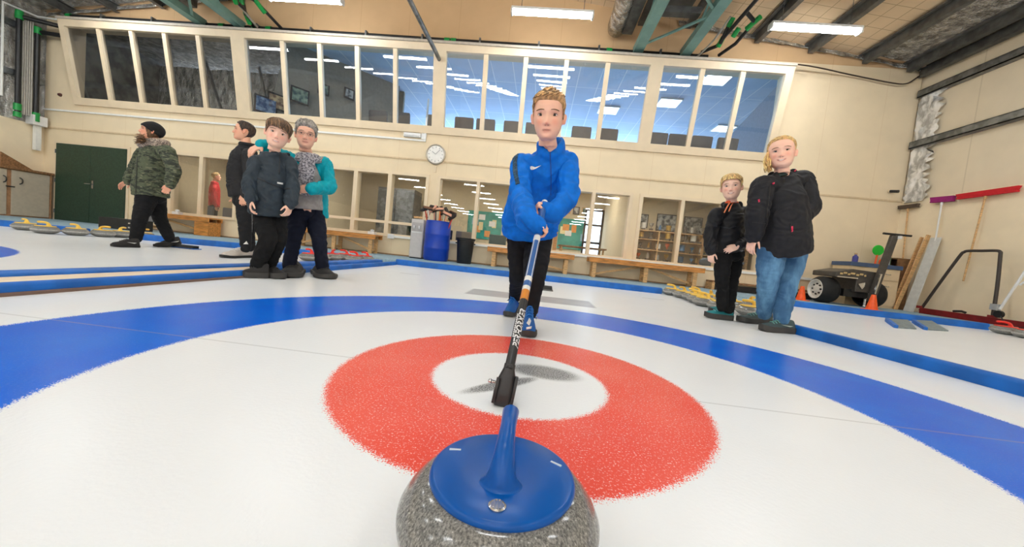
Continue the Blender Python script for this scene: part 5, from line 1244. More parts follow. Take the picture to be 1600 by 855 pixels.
# ------------------------------------------------------------------ the broom being used
SB_, ST_ = at(797, 570, 1.03), at(851, 316, 1.80)
SD = (ST_-SB_).normalized()
def on_shaft(x, y):
    # point of the shaft nearest the ray through a measured pixel
    d = ray(x, y).normalized(); w = SB_-CAM; b_ = SD.dot(d); den = 1-b_*b_
    return SB_+SD*((b_*d.dot(w)-SD.dot(w))/den)
br = thing('curling_broom', 'long black and blue curling broom held by the boy in blue', 'curling broom', (-.04, .98, 0))
def seg(a, b_, r, m, name, lab=None, par=br):
    o = MB().tube([SB_.lerp(ST_, a), SB_.lerp(ST_, b_)], r, 20).build(name, m, par)
    if lab: o['label'] = lab
    return o
def fr(x, y): return (on_shaft(x, y)-SB_).dot(SD)/(ST_-SB_).length
f1, f2, f3, f4, f5, f6 = fr(816, 470), fr(818, 455), fr(822, 434), fr(826, 424), fr(834, 378), fr(837, 370)
shb = mat('shaft_black', (24, 24, 26), .25); shbl = mat('shaft_blue', (50, 96, 160), .3); shw = mat('shaft_white', (216, 218, 222), .3); sho = mat('shaft_amber', (206, 128, 36), .3)
seg(-.02, f1, .0145, shb, 'shaft'); seg(f1, f2, .0148, sho, 'shaft_band', 'amber band'); seg(f2, fr(819.5, 449), .0148, shw, 'shaft_band', 'white band')
seg(fr(819.5, 449), fr(820.8, 441), .0148, shbl, 'shaft_band', 'blue band'); seg(fr(820.8, 441), f3, .0148, shw, 'shaft_band', 'white band'); seg(f3, f5, .0145, shbl, 'shaft_upper', 'blue upper shaft')
seg(f5, f6, .0148, shw, 'shaft_band', 'white band'); seg(f6, .985, .0145, shbl, 'shaft_grip', 'dark blue grip'); seg(.985, 1.0, .0155, shw, 'end_cap', 'white end cap')
for ang in (-.75, .75):
    tv = (CAM-SB_).normalized(); x_ = (tv-SD*tv.dot(SD)).normalized(); y_ = SD.cross(x_); q = (x_*math.cos(ang)+y_*math.sin(ang))*.0143
    MB().tube([SB_.lerp(ST_, f3)+q, SB_.lerp(ST_, f5)+q], .0016, 6).build('pinstripe', shw, br)
# lettering along the shaft
def lettering(body, a, size, ang, m, name, shear=.25):
    cu = bpy.data.curves.new(name, 'FONT'); cu.body = body; cu.size = size; cu.shear = shear; cu.extrude = .0004; cu.offset = .0006; cu.align_x = 'LEFT'; cu.align_y = 'CENTER'
    o = bpy.data.objects.new(name, cu); COL.objects.link(o); dg = bpy.context.evaluated_depsgraph_get(); me = bpy.data.meshes.new_from_object(o.evaluated_get(dg)); bpy.data.objects.remove(o)
    tv = (CAM-SB_).normalized(); x_ = (tv-SD*tv.dot(SD)).normalized(); y_ = SD.cross(x_)
    R0 = .0150
    for v in me.vertices:
        l, h = v.co.x, v.co.y; th = ang-h/R0
        v.co = SB_.lerp(ST_, a)+SD*l+(x_*math.cos(th)+y_*math.sin(th))*(R0+v.co.z)
    me.materials.clear(); me.materials.append(m); return link(name, me, br, 0)
LET = mat('shaft_lettering', (225, 226, 228), .4)
lettering('PERFORMER', fr(802.5, 547), .030, .42, LET, 'lettering')
bl_ = MB(); tv = (CAM-SB_).normalized(); x_ = (tv-SD*tv.dot(SD)).normalized(); y_ = SD.cross(x_)
for k in range(12):
    c = SB_.lerp(ST_, fr(801.5, 529))+SD*(.0085*k)+(x_*math.cos(-.62)+y_*math.sin(-.62))*.0147; bl_.box(c, (.0055, .005, .0012), Matrix((SD, x_.cross(SD)*-1, x_*math.cos(-.62)+y_*math.sin(-.62))).transposed())
bl_.build('small_print', LET, br, 0)
# broom head lying on the ice
hb, ht = at(783, 634, .985), SB_-SD*.004
HD = V((ht.x-hb.x, ht.y-hb.y, ht.z-hb.z)).normalized(); hx = V((1, .1, .05)); hx = (hx-HD*hx.dot(HD)).normalized(); hn = hx.cross(HD)
if hn.dot(CAM-hb) < 0: hn = -hn
def hp(u, x, z): return hb.lerp(ht, u)+hx*x+hn*z
hm_ = mat('broom_head_plastic', (40, 40, 42), .4)
R = []
for u, w, z0, z1 in ((-.02, .020, -.016, .004), (.05, .026, -.02, .010), (.30, .031, -.022, .012), (.60, .028, -.02, .014), (.78, .022, -.016, .016), (.92, .017, -.014, .016), (1.04, .0165, -.0165, .0165)):
    R.append([hp(u, w*math.copysign(abs(math.cos(a))**.6, math.cos(a)), (z0+z1)/2+(z1-z0)/2*math.copysign(abs(math.sin(a))**.6, math.sin(a))) for a in [2*PI*k/18 for k in range(18)]])
hd_ = MB().rings(R).build('head', hm_, br, 50)
for s in (-1, 1):
    R = [[hp(u, s*.026+dx, z) for dx, z in ((-.004, -.008), (.004, -.008), (.005, h), (-.003, h))] for u, h in ((.02, .014), (.25, .022), (.55, .026), (.62 if s < 0 else .74, .024), (.66 if s < 0 else .78, .006))]
    MB().rings(R).build('rail', hm_, hd_, 30)
MB().tube([hp(.52, -.028, .004), hp(.52, -.045, .006)], .005, 10).ball(hp(.52, -.046, .006), (.007, .007, .007), 10, 6).build('screw', CHROME, hd_)
MB().rings([[hp(u, sx*w, z) for sx, z in ((-1, -.020), (1, -.020), (1, -.032), (-1, -.032))] for u, w in ((.0, .020), (.1, .027), (.6, .027), (.7, .02))]).build('pad', mat('pad_fabric_dark', (60, 58, 60), .8), hd_, 30)

# ------------------------------------------------------------------ boy in blue, sweeping
BLUEJ = cloth('blue_tracksuit', (0, 112, 214), .7); BLKT = cloth('black_trousers', (26, 26, 28), .8)
P = Person('boy in a bright blue top and black trousers sweeping with a broom', (.02, 2.15, 0))
hd = Head(px(857, 183, 1.88), .232, (-.06, -1, -.24), -2, 1.0, .96, .92)
J = dict(N=px(860, 236, 1.97), RS=px(815, 257, 1.98), LS=px(886, 252, 2.04), RE=px(813, 306, 1.84), LE=px(889, 305, 1.90), P=px(829, 362, 2.32), RH=px(813, 372, 2.30), LH=px(842, 372, 2.28), RK=px(811, 424, 2.30), LK=px(835, 432, 2.05), RA=px(806, 466, 2.58), LA=px(827, 487, 2.06))
J['neck'] = hd.W(0, -.13, .12)
L = .155
g1, g2 = on_shaft(841, 360), on_shaft(850, 324)
tv = (CAM-g1).normalized(); nv = -(tv-SD*tv.dot(SD)).normalized(); dv = SD.cross(nv); dv = dv if dv.dot(RT) > 0 else -dv
J['RW'] = g1-nv*.034-dv*(.36*L)-SD*.0; J['LW'] = g2+nv*.030+dv*(.36*L)
standing(P, J, .8)
hd.add(P.mb)
hand(P.mb, J['RW'], dv, nv, L, (1.0, 1.05, 1.05, 1.1), .6, SD*-1)
hand(P.mb, J['LW'], -dv, -nv, L, (1.0, 1.05, 1.05, 1.1), .6, SD*-1)
P.finish(hd, (252, 200, 170), (216, 132, 120))
HM = hairm('sandy_hair', (192, 150, 100), .3)
line = [(-180, .18), (-130, .20), (-117, .42), (-109, .60), (-92, .61), (-86, .50), (-76, .50), (-66, .62), (-56, .74), (-40, .80), (0, .80), (40, .79), (56, .73), (66, .62), (76, .50), (86, .50), (92, .61), (109, .60), (117, .42), (130, .20), (180, .18)]
SHORT = line
def th_(th, z): return .014+.075*max(0, min(1, (z-.62)/.2))*(.62+.38*math.cos(th))+.02*math.sin(th)*max(0, z-.6)
hair(hd, P.root, line, th_, HM, 330, lambda th, z: (2.4 if z > .74 else .1, .2 if z > .78 else -.8), 3, .30, lift=1.1, drop=.05)
eyes(hd, P.root, (70, 62, 50), mat('brow_brown', (128, 92, 62), .7), .72)
def collar(b): [ring_tube(b, J['N']+V((0, .012, .006+k*.014)), (J['LS']-J['RS']).normalized(), V((0, -.80, -.60)).normalized(), .066-k*.001, .066, .015, a0=PI/2+.30*k, a1=PI*2.5-.30*k) for k in (0, 1, 2, 3)]
jk = jacket(P, dict(J, RT=g1-nv*.020-dv*.012, LT=g2+nv*.020+dv*.014), BLUEJ, [px(828, 366, 2.24), px(830, 345, 2.20), px(838, 312, 2.13), px(849, 276, 2.05), px(858, 252, 2.00), px(861, 240, 1.97)], [(.176, .125), (.180, .13), (.168, .125), (.160, .115), (.125, .085), (.062, .062)], (.061, .053, .045), .008, 4.0, extra=collar, name='tracksuit_top', wr=1.0)
T_ = bvh(jk)
patch(P.root, T_, [(828, 261), (830.2, 259.6), (831.2, 262.3), (836, 261.6), (845.5, 258.6), (838, 263.4), (833, 265.4), (829.8, 265.6), (828.4, 264.2)], WHITE, 'chest_mark', .002, 3, .002)
DKS = mat('stripe_navy', (18, 40, 62), .7, nsc=90, c2=(40, 84, 110))
patch(P.root, T_, [(826, 213), (830, 217), (818, 225), (811, 236), (808, 252), (809, 270), (812, 287), (806, 289), (802, 270), (801, 250), (804, 234), (812, 222)], DKS, 'sleeve_stripe', .002, 4, .002)
patch(P.root, T_, [(858.6, 236), (860.2, 236), (861.8, 275), (861, 305), (859.8, 305), (860.2, 275)], mat('zip_blue', (0, 70, 150), .5), 'zip', .001, 4, .002)
trousers(P, J, BLKT, (.088, .080, .066, .056, .050), .005, 2.0, (.135, .115))
shb_ = []
SHB = mat('shoe_blue', (8, 92, 170), .6, bump=.2, bsc=200); SOLG = mat('sole_dark_grey', (62, 60, 58), .7); SOLB = mat('sole_black', (34, 33, 33), .7)
sl_ = shoe(P.root, atz(793, 496, 0)+V((.035, .235, 0)), atz(793, 496, 0), 0, (SHB, SOLG), mat('lace_blue', (30, 110, 190), .6), WHITE, .035, 1.12, collar=.15)
sr_ = shoe(P.root, atz(824, 527, 0)+V((-.01, .235, 0)), atz(825, 529, 0), 0, (SHB, SOLG), mat('lace_blue', (30, 110, 190), .6), WHITE, 0, 1.12, collar=.15)

def own(o):
    return BVHTree.FromPolygons([v.co.copy() for v in o.data.vertices], [tuple(p.vertices) for p in o.data.polygons])
for sh_, polys in ((sr_, ([(823.5, 506), (827, 498), (829.5, 503), (827, 509)], [(823, 511.5), (830, 510), (829.5, 514), (823, 515)])), (sl_, ([(784, 471), (787.5, 466), (788.5, 473), (785, 475)], [(784, 478), (788.5, 476.5), (788, 481), (784.5, 482)]))):
    for q in polys: patch(sh_, own(sh_), q, WHITE, 'shoe_mark', .0045, 3, .003)
# ------------------------------------------------------------------ boy in the dark anorak
NAVY = cloth('charcoal_navy_anorak', (52, 62, 70), .55); BLK2 = cloth('black_sweatpants', (24, 24, 25), .85)
P = Person('boy in a dark anorak and black trousers under the elderly woman\'s arm', (-2.2, 2.95, 0))
hd = Head(px(434, 210, 2.93), .235, (.62, -.80, -.06), 9, 1.06, 1.0, .85, .25)
J = dict(N=px(429, 243, 2.99), RS=px(402, 254, 2.89), LS=px(452, 255, 3.06), RE=px(391, 287, 2.83), LE=px(456, 292, 3.03), RW=px(393, 312, 2.80), LW=px(454, 320, 2.97), P=px(421, 331, 3.03), RH=px(411, 338, 2.97), LH=px(433, 338, 3.06), RK=px(419, 374, 2.88), LK=px(434, 374, 2.98), RA=px(402, 416, 2.88), LA=px(421, 414, 3.00))
J['neck'] = hd.W(0, -.13, .12)
standing(P, J, .82); hd.add(P.mb)
hand(P.mb, J['RW'], (-.02, -.1, -1), (.55, .45, 0), .15, (.5, .55, .6, .6), .2, (.5, -.6, 0))
hand(P.mb, J['LW'], (-.1, -.2, -1), (-.7, .1, 0), .15, (.5, .55, .6, .6), .2, (-.2, -.8, 0))
P.finish(hd, (255, 208, 182), (222, 134, 126))
HM = hairm('brown_hair', (116, 88, 62), .32)
line = [(-180, .18), (-130, .20), (-117, .42), (-108, .58), (-92, .58), (-86, .48), (-74, .50), (-54, .64), (-35, .70), (-10, .70), (15, .68), (40, .66), (58, .60), (74, .50), (86, .48), (92, .58), (108, .58), (117, .42), (130, .20), (180, .18)]
hair(hd, P.root, line, lambda th, z: .03+.06*max(0, min(1, (z-.55)/.3)), HM, 330, lambda th, z: (.9 if z > .7 else .2, -1.0), 5, .30, lift=1.05, drop=.04)
eyes(hd, P.root, (66, 52, 40), mat('brow_dark', (92, 66, 46), .7), .8, teeth=True)
def hood(b):
    sd = (J['LS']-J['RS']).normalized(); bk = V((-.55, .75, .1)).normalized()
    ring_tube(b, J['N']+V((0, 0, .005)), sd, -bk, .078, .070, .022); ring_tube(b, J['N']+bk*.03+V((0, 0, .01)), sd, -bk, .10, .09, .028, a0=PI*1.02, a1=PI*1.98)
jk = jacket(P, J, NAVY, [px(420, 334, 3.00), px(420, 316, 2.98), px(421, 290, 2.97), px(425, 268, 2.98), px(428, 250, 2.99), px(429, 241, 2.99)], [(.150, .140), (.152, .138), (.145, .127), (.138, .115), (.110, .085), (.06, .06)], (.064, .056, .048), .009, 7.0, extra=hood, name='anorak', wr=.96)
T_ = bvh(jk)
patch(P.root, T_, [(433, 284.2), (442, 286), (441.8, 288.6), (432.8, 286.8)], WHITE, 'chest_label', .002, 3, .002)
DZ = mat('zip_dark', (24, 30, 36), .5)
patch(P.root, T_, [(436.6, 240), (438.2, 240), (436.8, 272), (435.4, 272)], DZ, 'zip', .001, 4, .003)
patch(P.root, T_, [(402, 277), (424, 287), (444, 294.5), (454, 293.5), (454, 295.3), (444, 296.6), (424, 289.4), (402, 279.4)], DZ, 'pocket_seam', .001, 4, .003)
trousers(P, J, BLK2, (.078, .078, .068, .062, .054), .008, 3.0, (.125, .10))
SHK = mat('shoe_black', (36, 34, 34), .7, bump=.2, bsc=200)
shoe(P.root, atz(420, 435, 0), atz(378, 434, 0), 0, (SHK, SOLG), mat('lace_black', (46, 44, 44), .7), None, 0, 1.12, sole_h=.045)
shoe(P.root, atz(406, 430, 0), atz(443, 437, 0), 0, (SHK, SOLG), mat('lace_black', (46, 44, 44), .7), None, 0, 1.12, sole_h=.045)

# ------------------------------------------------------------------ elderly woman in teal
TEALJ = cloth('teal_jacket', (0, 164, 180), .65); INK = cloth('ink_blue_jeans', (24, 28, 44), .8)
P = Person('elderly woman in a teal jacket and scarf with her arm round the boy', (-2.1, 3.4, 0))
hd = Head(px(478, 212, 3.30), .245, (.55, -.82, -.04), 1, .98, 1.04, 1.05, .35)
J = dict(N=px(482, 248, 3.37), RS=px(455, 251, 3.28), LS=px(507, 256, 3.50), RE=px(430, 240, 3.24), LE=px(515, 292, 3.44), RW=px(409, 226, 3.05), LW=px(485, 296, 3.18), P=px(478, 328, 3.42), RH=px(466, 334, 3.38), LH=px(491, 334, 3.48), RK=px(459, 374, 3.32), LK=px(499, 376, 3.43), RA=px(452, 416, 3.30), LA=px(504, 418, 3.46))
J['neck'] = hd.W(0, -.13, .10)
standing(P, J, .95); hd.add(P.mb)
hand(P.mb, J['RW'], (-.38, -.50, -.60), (-.05, .75, -.60), .19, (.45, .45, .45, .5), .0, (.8, -.45, -.1))
hand(P.mb, J['LW'], (-.95, -.25, -.12), (-.2, .9, -.1), .175, (.55, .6, .65, .7), .3, (0, 0, 1))
P.finish(hd, (248, 194, 166), (208, 116, 110))
HM = hairm('grey_hair', (158, 152, 144), .16)
line = [(-180, .12), (-125, .16), (-114, .38), (-107, .52), (-92, .52), (-84, .46), (-72, .52), (-60, .64), (-45, .75), (0, .79), (45, .75), (60, .64), (72, .52), (84, .46), (92, .52), (107, .52), (114, .38), (125, .16), (180, .12)]
hair(hd, P.root, line, lambda th, z: .04+.065*max(0, min(1, (z-.58)/.3)), HM, 360, lambda th, z: (.9*math.sin(th*3), -.4 if z < .75 else .3), 8, .24, lift=1.2)
eyes(hd, P.root, (84, 84, 82), mat('brow_grey', (150, 132, 116), .7), .55)
gl = MB()
for sg in (-1, 1):
    c = (.150*sg, .43, .487); gl.tube([hd.W(c[0]+.095*math.cos(a), c[1]-.05*abs(math.cos(a))*(1 if math.cos(a)*sg > 0 else .1), c[2]+.062*math.sin(a)) for a in [2*PI*k/24 for k in range(25)]], .0016, 6)
    gl.tube([hd.W(.245*sg, .40, .51), hd.W(.33*sg, .2, .52), hd.W(.345*sg, -.05, .50)], .0016, 6)
gl.tube([hd.W(-.055, .445, .50), hd.W(0, .46, .512), hd.W(.055, .445, .50)], .0016, 6)
gl.build('spectacles', mat('spectacle_metal', (150, 132, 124), .3, .7), P.root)
trousers(P, J, INK, (.092, .088, .070, .062, .060), .006, 5.0, (.140, .105))
# grey jumper below the open jacket
GREYT = cloth('grey_jumper', (166, 160, 156), .85)
b = MB(); sd = (J['LS']-J['RS']).normalized(); A, r = spline([px(477, 327, 3.40), px(477, 300, 3.39), px(479, 272, 3.38), px(481, 252, 3.37)], [(.160, .150), (.155, .14), (.14, .115), (.075, .07)], 5); b.tube(A, r, 20, up=sd)
P.garment(b, 'jumper', GREYT, .009, 5, .003, seed=3)
SCF = mat('patterned_scarf', (196, 192, 196), .85, nsc=60, c2=(92, 90, 98), bump=.2, bsc=300)
def jext(b):
    ring_tube(b, J['N']+V((-.0, .03, .0)), sd, V((-.55, .8, .1)).normalized(), .105, .08, .028, a0=-.25, a1=PI+.25)
# open jacket: two front panels and a back, cut from a shell
side = (J['LS']-J['RS']).normalized(); fwd = V((.55, -.82, 0)).normalized()
b = MB(); rows = []
cs = [px(480, 338, 3.46), px(480, 318, 3.45), px(480, 292, 3.43), px(481, 270, 3.41), px(482, 256, 3.40), px(483, 248, 3.40)]; rr_ = [(.205, .165), (.200, .165), (.185, .15), (.172, .14), (.14, .105), (.085, .075)]
A, r = spline(cs, rr_, 5); back = -fwd
for (c, (rx, ry)) in zip(A, r):
    hf = (c.z-A[0].z)/(A[-1].z-A[0].z); gap0 = 1.02-.35*hf; rowo = []; rowi = []
    for k in range(31):
        a = gap0+(2*PI-2*gap0+.28)*k/30
        # angle measured from the front; opening wider below
        ox = math.sin(a-.10); oy = math.cos(a-.10); p = c+side*(-rx*ox)+fwd*(ry*oy); rowo.append(p+V((0, 0, -.03*(1 if hf < .1 and (k > 24) else 0)))); rowi.append(c+side*(-(rx-.016)*ox)+fwd*((ry-.016)*oy))
    rows.append(rowo+rowi[::-1])
b.rings(rows)
for q in 'RL':
    S, E = J[q+'S'], J[q+'E']; limb(b, [J['N'].lerp(S, .5)-V((0, 0, .05)), S, S.lerp(E, .15)], [.07, .074, .066])
jext(b)
jk = P.garment(b, 'jacket', TEALJ, .0085, 4, .006, (8, 8, 16), 9.0)
sleeves(P, J, TEALJ, (.074, .064, .053), .008, 9.0, .009, (9, 9, 13), .95, jk)
T_ = bvh(jk)
patch(P.root, T_, [(506.5, 238.5), (509.5, 240), (501, 252.5), (498, 251)], mat('grey_tape', (150, 146, 140), .5), 'shoulder_tape', .002, 3, .002)
# scarf: loop round the neck and a hanging end
b = MB(); ring_tube(b, J['N']+V((0, -.01, .012)), sd, fwd, .082, .085, .030); ring_tube(b, J['N']+fwd*.01+V((0, 0, -.022)), sd, fwd, .098, .098, .028)
e0 = J['N']+fwd*.10+V((0, 0, -.03)); A, r = spline([e0, px(478, 268, 3.25), px(474, 285, 3.245), px(471, 304, 3.25)], [(.062, .03), (.075, .03), (.078, .028), (.07, .022)], 5); b.tube(A, r, 14, up=sd)
P.garment(b, 'scarf', SCF, .007, 3, .005, (20, 20, 14), 2.0)
b = MB(); A, r = spline([px(464, 262, 3.27), px(462, 285, 3.26), px(461, 300, 3.27)], [(.03, .02), (.035, .02), (.03, .018)], 5)
shoe(P.root, atz(452, 426, 0)+V((0, .10, 0)), atz(449, 435, 0), 0, (SHK, SOLG), mat('lace_black', (46, 44, 44), .7), None, 0, 1.1, sole_h=.04)
shoe(P.root, atz(498, 428, 0)+V((-.04, .06, 0)), atz(513, 437, 0), 0, (SHK, SOLG), mat('lace_black', (46, 44, 44), .7), None, 0, 1.1, sole_h=.04)

# ------------------------------------------------------------------ man in profile
DKJ = cloth('black_softshell', (40, 40, 42), .6); TRK = cloth('black_track_pants', (30, 30, 32), .7)
P = Person('man in a black jacket standing in profile behind the boy', (-3.75, 4.45, 0))
hd = Head(px(382, 206, 4.45), .245, (-.80, -.60, .10), 0, .96, 1.0, 1.1)
J = dict(N=px(388, 229, 4.50), LS=px(389, 243, 4.32), RS=px(383, 240, 4.68), LE=px(391, 277, 4.30), RE=px(377, 274, 4.70), LW=px(384, 304, 4.24), RW=px(370, 300, 4.62), P=px(383, 312, 4.48), LH=px(383, 318, 4.40), RH=px(384, 317, 4.58), LK=px(383, 352, 4.36), RK=px(388, 352, 4.58), LA=px(384, 388, 4.37), RA=px(391, 387, 4.58))
J['neck'] = hd.W(0, -.13, .12)
standing(P, J, 1.0); hd.add(P.mb)
hand(P.mb, J['LW'], (-.3, -.1, -1), (-.3, .9, 0), .185, (.4, .45, .5, .5), .1, (-.9, -.2, .2)); hand(P.mb, J['RW'], (-.3, .1, -1), (-.3, -.9, 0), .185, (.4, .45, .5, .5), .1, (-.9, .2, .2))
P.finish(hd, (240, 182, 150), (196, 116, 104))
HM = hairm('dark_brown_hair', (66, 50, 40), .35)
line = [(-180, .14), (-130, .18), (-118, .42), (-109, .60), (-92, .60), (-86, .48), (-76, .52), (-62, .74), (-40, .86), (0, .86), (40, .86), (62, .74), (76, .52), (86, .48), (92, .60), (109, .60), (118, .42), (130, .18), (180, .14)]
hair(hd, P.root, line, lambda th, z: .022+.04*max(0, min(1, (z-.6)/.3)), HM, 260, (0, -.9), 9, .2)
eyes(hd, P.root, (60, 50, 44), mat('brow_black', (60, 46, 38), .7), .7)
def mcol(b): ring_tube(b, J['N']+V((0, 0, .015)), V((1, .1, 0)), V((0, 1, 0)), .080, .080, .026)
jacket(P, J, DKJ, [px(381, 309, 4.50), px(380, 290, 4.50), px(380, 268, 4.50), px(383, 248, 4.50), px(386, 236, 4.50), px(388, 228, 4.50)], [(.170, .165), (.180, .175), (.185, .165), (.18, .14), (.14, .10), (.075, .075)], (.078, .070, .056), .006, 12.0, extra=mcol, side=V((0.05, 1, 0)).normalized())
tr = trousers(P, J, TRK, (.105, .095, .078, .068, .060), .006, 8.0, (.15, .14))
SHW = mat('shoe_white', (212, 202, 192), .6, bump=.2, bsc=200)
shoe(P.root, atz(393, 402, 0), atz(346, 403, 0), 0, (SHW, SOLB), mat('lace_white', (232, 228, 222), .7), None, 0, 1.0, collar=.13)
shoe(P.root, atz(402, 397, 0), atz(362, 398, 0), 0, (SHW, SOLB), mat('lace_white', (232, 228, 222), .7), None, 0, 1.0, collar=.13)
T_ = bvh(tr)
patch(P.root, T_, [(380.3, 381.5), (385, 376.8), (388, 381.8)], WHITE, 'ankle_mark', .002, 2, .002)
patch(P.root, T_, [(392, 300), (393.2, 300), (395.5, 372), (394, 372)], mat('stripe_grey', (120, 120, 122), .6), 'side_stripe', .001, 4, .002)

# ------------------------------------------------------------------ walking woman in the camouflage coat
def camo():
    t = NT('camouflage_cloth'); p = t.scaled(t.pos(), (1, 1, 2.6)); n1 = t.noise(p, 11, 4, .6); n2 = t.noise(p, 17, 3, .6)
    c = t.mix(t.smooth(n1, .44, .54), s2l((44, 50, 40)), s2l((84, 92, 68))); c = t.mix(t.smooth(n2, .56, .64), c, s2l((112, 114, 88)))
    t.l.new(c, t.b.inputs['Base Color']); t.b.inputs['Roughness'].default_value = .75; t.bump(t.noise(t.pos(), 250, 2), .15, .01); return t.m
P = Person('woman in a black beanie and camouflage coat walking to the left', (-5.3, 4.5, 0))
hd = Head(px(237, 206, 4.56), .245, (-.64, -.77, .15), 0, 1.0, 1.0, 1.0)
J = dict(N=px(243, 228, 4.60), LS=px(262, 237, 4.40), RS=px(225, 238, 4.78), LE=px(272, 268, 4.36), RE=px(209, 266, 4.78), LW=px(265, 290, 4.30), RW=px(200, 283, 4.68), P=px(234, 304, 4.60), LH=px(230, 310, 4.52), RH=px(242, 310, 4.68), LK=px(219, 340, 4.44), RK=px(250, 342, 4.70), LA=px(212, 373, 4.43), RA=px(265, 372, 4.76))
J['neck'] = hd.W(0, -.13, .12)
standing(P, J, 1.0); hd.add(P.mb)
hand(P.mb, J['LW'], (-.45, -.1, -.85), (-.5, .7, 0), .18, (.5, .6, .65, .7), .2, (-.8, -.2, .4)); hand(P.mb, J['RW'], (-.75, -.25, -.65), (.35, -.2, -.9), .18, (.3, .35, .4, .5), .0, (-.5, .2, .6))
P.finish(hd, (240, 176, 144), (196, 110, 100))
eyes(hd, P.root, (60, 50, 44), mat('brow_brown', (128, 92, 62), .7), .7)
HM = hairm('auburn_hair', (112, 82, 56), .3)
line = [(-180, .08), (-100, .08), (-80, .10), (-66, .40), (-55, .72), (0, .84), (55, .72), (66, .40), (80, .10), (100, .08), (180, .08)]
hair(hd, P.root, line, lambda th, z: .035, HM, 160, (0, -.8), 2, .2)
b = MB()
for k in range(60):
    rr = random.Random(k); s0 = hd.W(-.18+rr.uniform(-.06, .06), .12+rr.uniform(-.1, .1), .12); e0 = px(217+rr.uniform(-4, 4), 219+rr.uniform(-5, 5), 4.44+rr.uniform(-.06, .06))
    b.tube(arc([s0, s0.lerp(e0, .5)+V((rr.uniform(-.03, .03), rr.uniform(-.03, .03), -.01)), e0], 4), [.004, .005, .006, .0065, .0065, .006, .005, .004, .002], 6, m=rr.randrange(3))
for k in range(50):
    rr = random.Random(k+900); c0_ = px(218.5+rr.uniform(-3, 5), 217+rr.uniform(-6, 6), 4.44+rr.uniform(-.06, .06)); dd = V((rr.uniform(-1, .4), rr.uniform(-1, .5), rr.uniform(-1, .7))).normalized()*.05
    b.tube(arc([c0_-dd*.5, c0_+V((0, 0, .01)), c0_+dd], 3), [.004, .006, .0065, .006, .005, .004, .002], 6, m=rr.randrange(3))
b.build('hair_ends', HM, P.root, 180)
b = MB(); rows = []
for i in range(30):
    f = i/29; row = []
    for j in range(64):
        th = 2*PI*j/64; z0 = .46+.22*max(0, math.cos(th))-.16*max(0, -math.cos(th)); zz = z0+(.9985-z0)*f**.85
        x, y, _ = hd.base(th, min(zz, .9985)); o_ = (.060 if i > 4 else .075)+.0035*math.sin(th*32); v = V((x, y+.04, max(0, zz-.55)*1.1)).normalized(); row.append(hd.W(x+v.x*o_, y+v.y*o_-.015-.03*f, zz+v.z*o_*1.3))
    rows.append(row)
b.rings(rows); hat = b.build('beanie', mat('black_knit', (24, 24, 26), .9, bump=.4, bsc=150), P.root, 180)
side = (J['LS']-J['RS']).normalized()
def ccol(b): ring_tube(b, J['N']+V((0, 0, .01)), side, V((-.7, -.3, .2)).normalized(), .10, .10, .035)
ck_ = jacket(P, J, camo(), [px(236, 307, 4.58), px(236, 292, 4.58), px(238, 270, 4.58), px(241, 248, 4.58), px(243, 236, 4.59), px(243, 228, 4.60)], [(.188, .19), (.19, .195), (.19, .18), (.182, .155), (.14, .115), (.085, .085)], (.082, .070, .056), .009, 15.0, extra=ccol, name='coat')
CHK = mat('checked_scarf', (196, 178, 160), .9, nsc=70, c2=(96, 84, 80), bump=.3, bsc=200)
b = MB(); fw_ = V((-.94, -.34, 0)).normalized(); ring_tube(b, J['N']+V((0, 0, .045)), side, fw_, .105, .115, .050); ring_tube(b, J['N']+fw_*.03+V((0, 0, -.01)), side, fw_, .12, .13, .042)
P.garment(b, 'scarf', CHK, .008, 3, .006, (16, 16, 16), 4)
patch(P.root, bvh(ck_), [(214.6, 236), (216, 236), (213, 306), (211.2, 306)], mat('coat_zip', (30, 36, 28), .5), 'zip', .002, 4, .004)
trousers(P, J, BLKT, (.118, .100, .080, .072, .064), .006, 6.0, (.16, .15))
shoe(P.root, atz(217, 387, 0), atz(173, 386, 0), 0, (SHK, SOLB), mat('lace_black', (46, 44, 44), .7), WHITE, 0, 1.0)
shoe(P.root, atz(279, 386, 0), atz(242, 386, 0), 0, (SHK, SOLB), mat('lace_black', (46, 44, 44), .7), WHITE, .05, 1.0)

# ------------------------------------------------------------------ small blond boy
BLJ = cloth('black_anorak', (34, 34, 36), .5)
P = Person('small blond boy in a black anorak with an orange hood cord', (1.9, 3.5, 0))
hd = Head(px(1143, 293, 3.44), .225, (-.50, -.86, -.02), -6, 1.04, 1.02, .8, .9)
J = dict(N=px(1143, 321, 3.51), RS=px(1119, 335, 3.44), LS=px(1165, 333, 3.62), RE=px(1110, 368, 3.43), LE=px(1168, 369, 3.58), RW=px(1111, 393, 3.39), LW=px(1153, 385, 3.36), P=px(1139, 393, 3.54), RH=px(1130, 398, 3.50), LH=px(1149, 398, 3.60), RK=px(1128, 438, 3.48), LK=px(1143, 440, 3.56), RA=px(1129, 480, 3.52), LA=px(1138, 483, 3.54))
J['neck'] = hd.W(0, -.13, .12)
standing(P, J, .78); hd.add(P.mb)
hand(P.mb, J['RW'], (.02, -.1, -1), (.5, .4, 0), .14, (.5, .55, .6, .6), .2, (.5, -.7, 0))
hand(P.mb, J['LW'], (-.85, -.15, -.40), (-.25, .7, -.5), .14, (.4, .45, .5, .55), .2, (-.1, -.3, .9))
P.finish(hd, (255, 212, 188), (214, 122, 116))
HM = hairm('blond_hair', (226, 186, 124), .18)
line = [(-180, .18), (-130, .20), (-117, .42), (-108, .60), (-92, .60), (-86, .50), (-74, .56), (-56, .73), (-35, .79), (0, .80), (35, .80), (56, .73), (74, .54), (86, .50), (92, .60), (108, .60), (117, .42), (130, .20), (180, .18)]
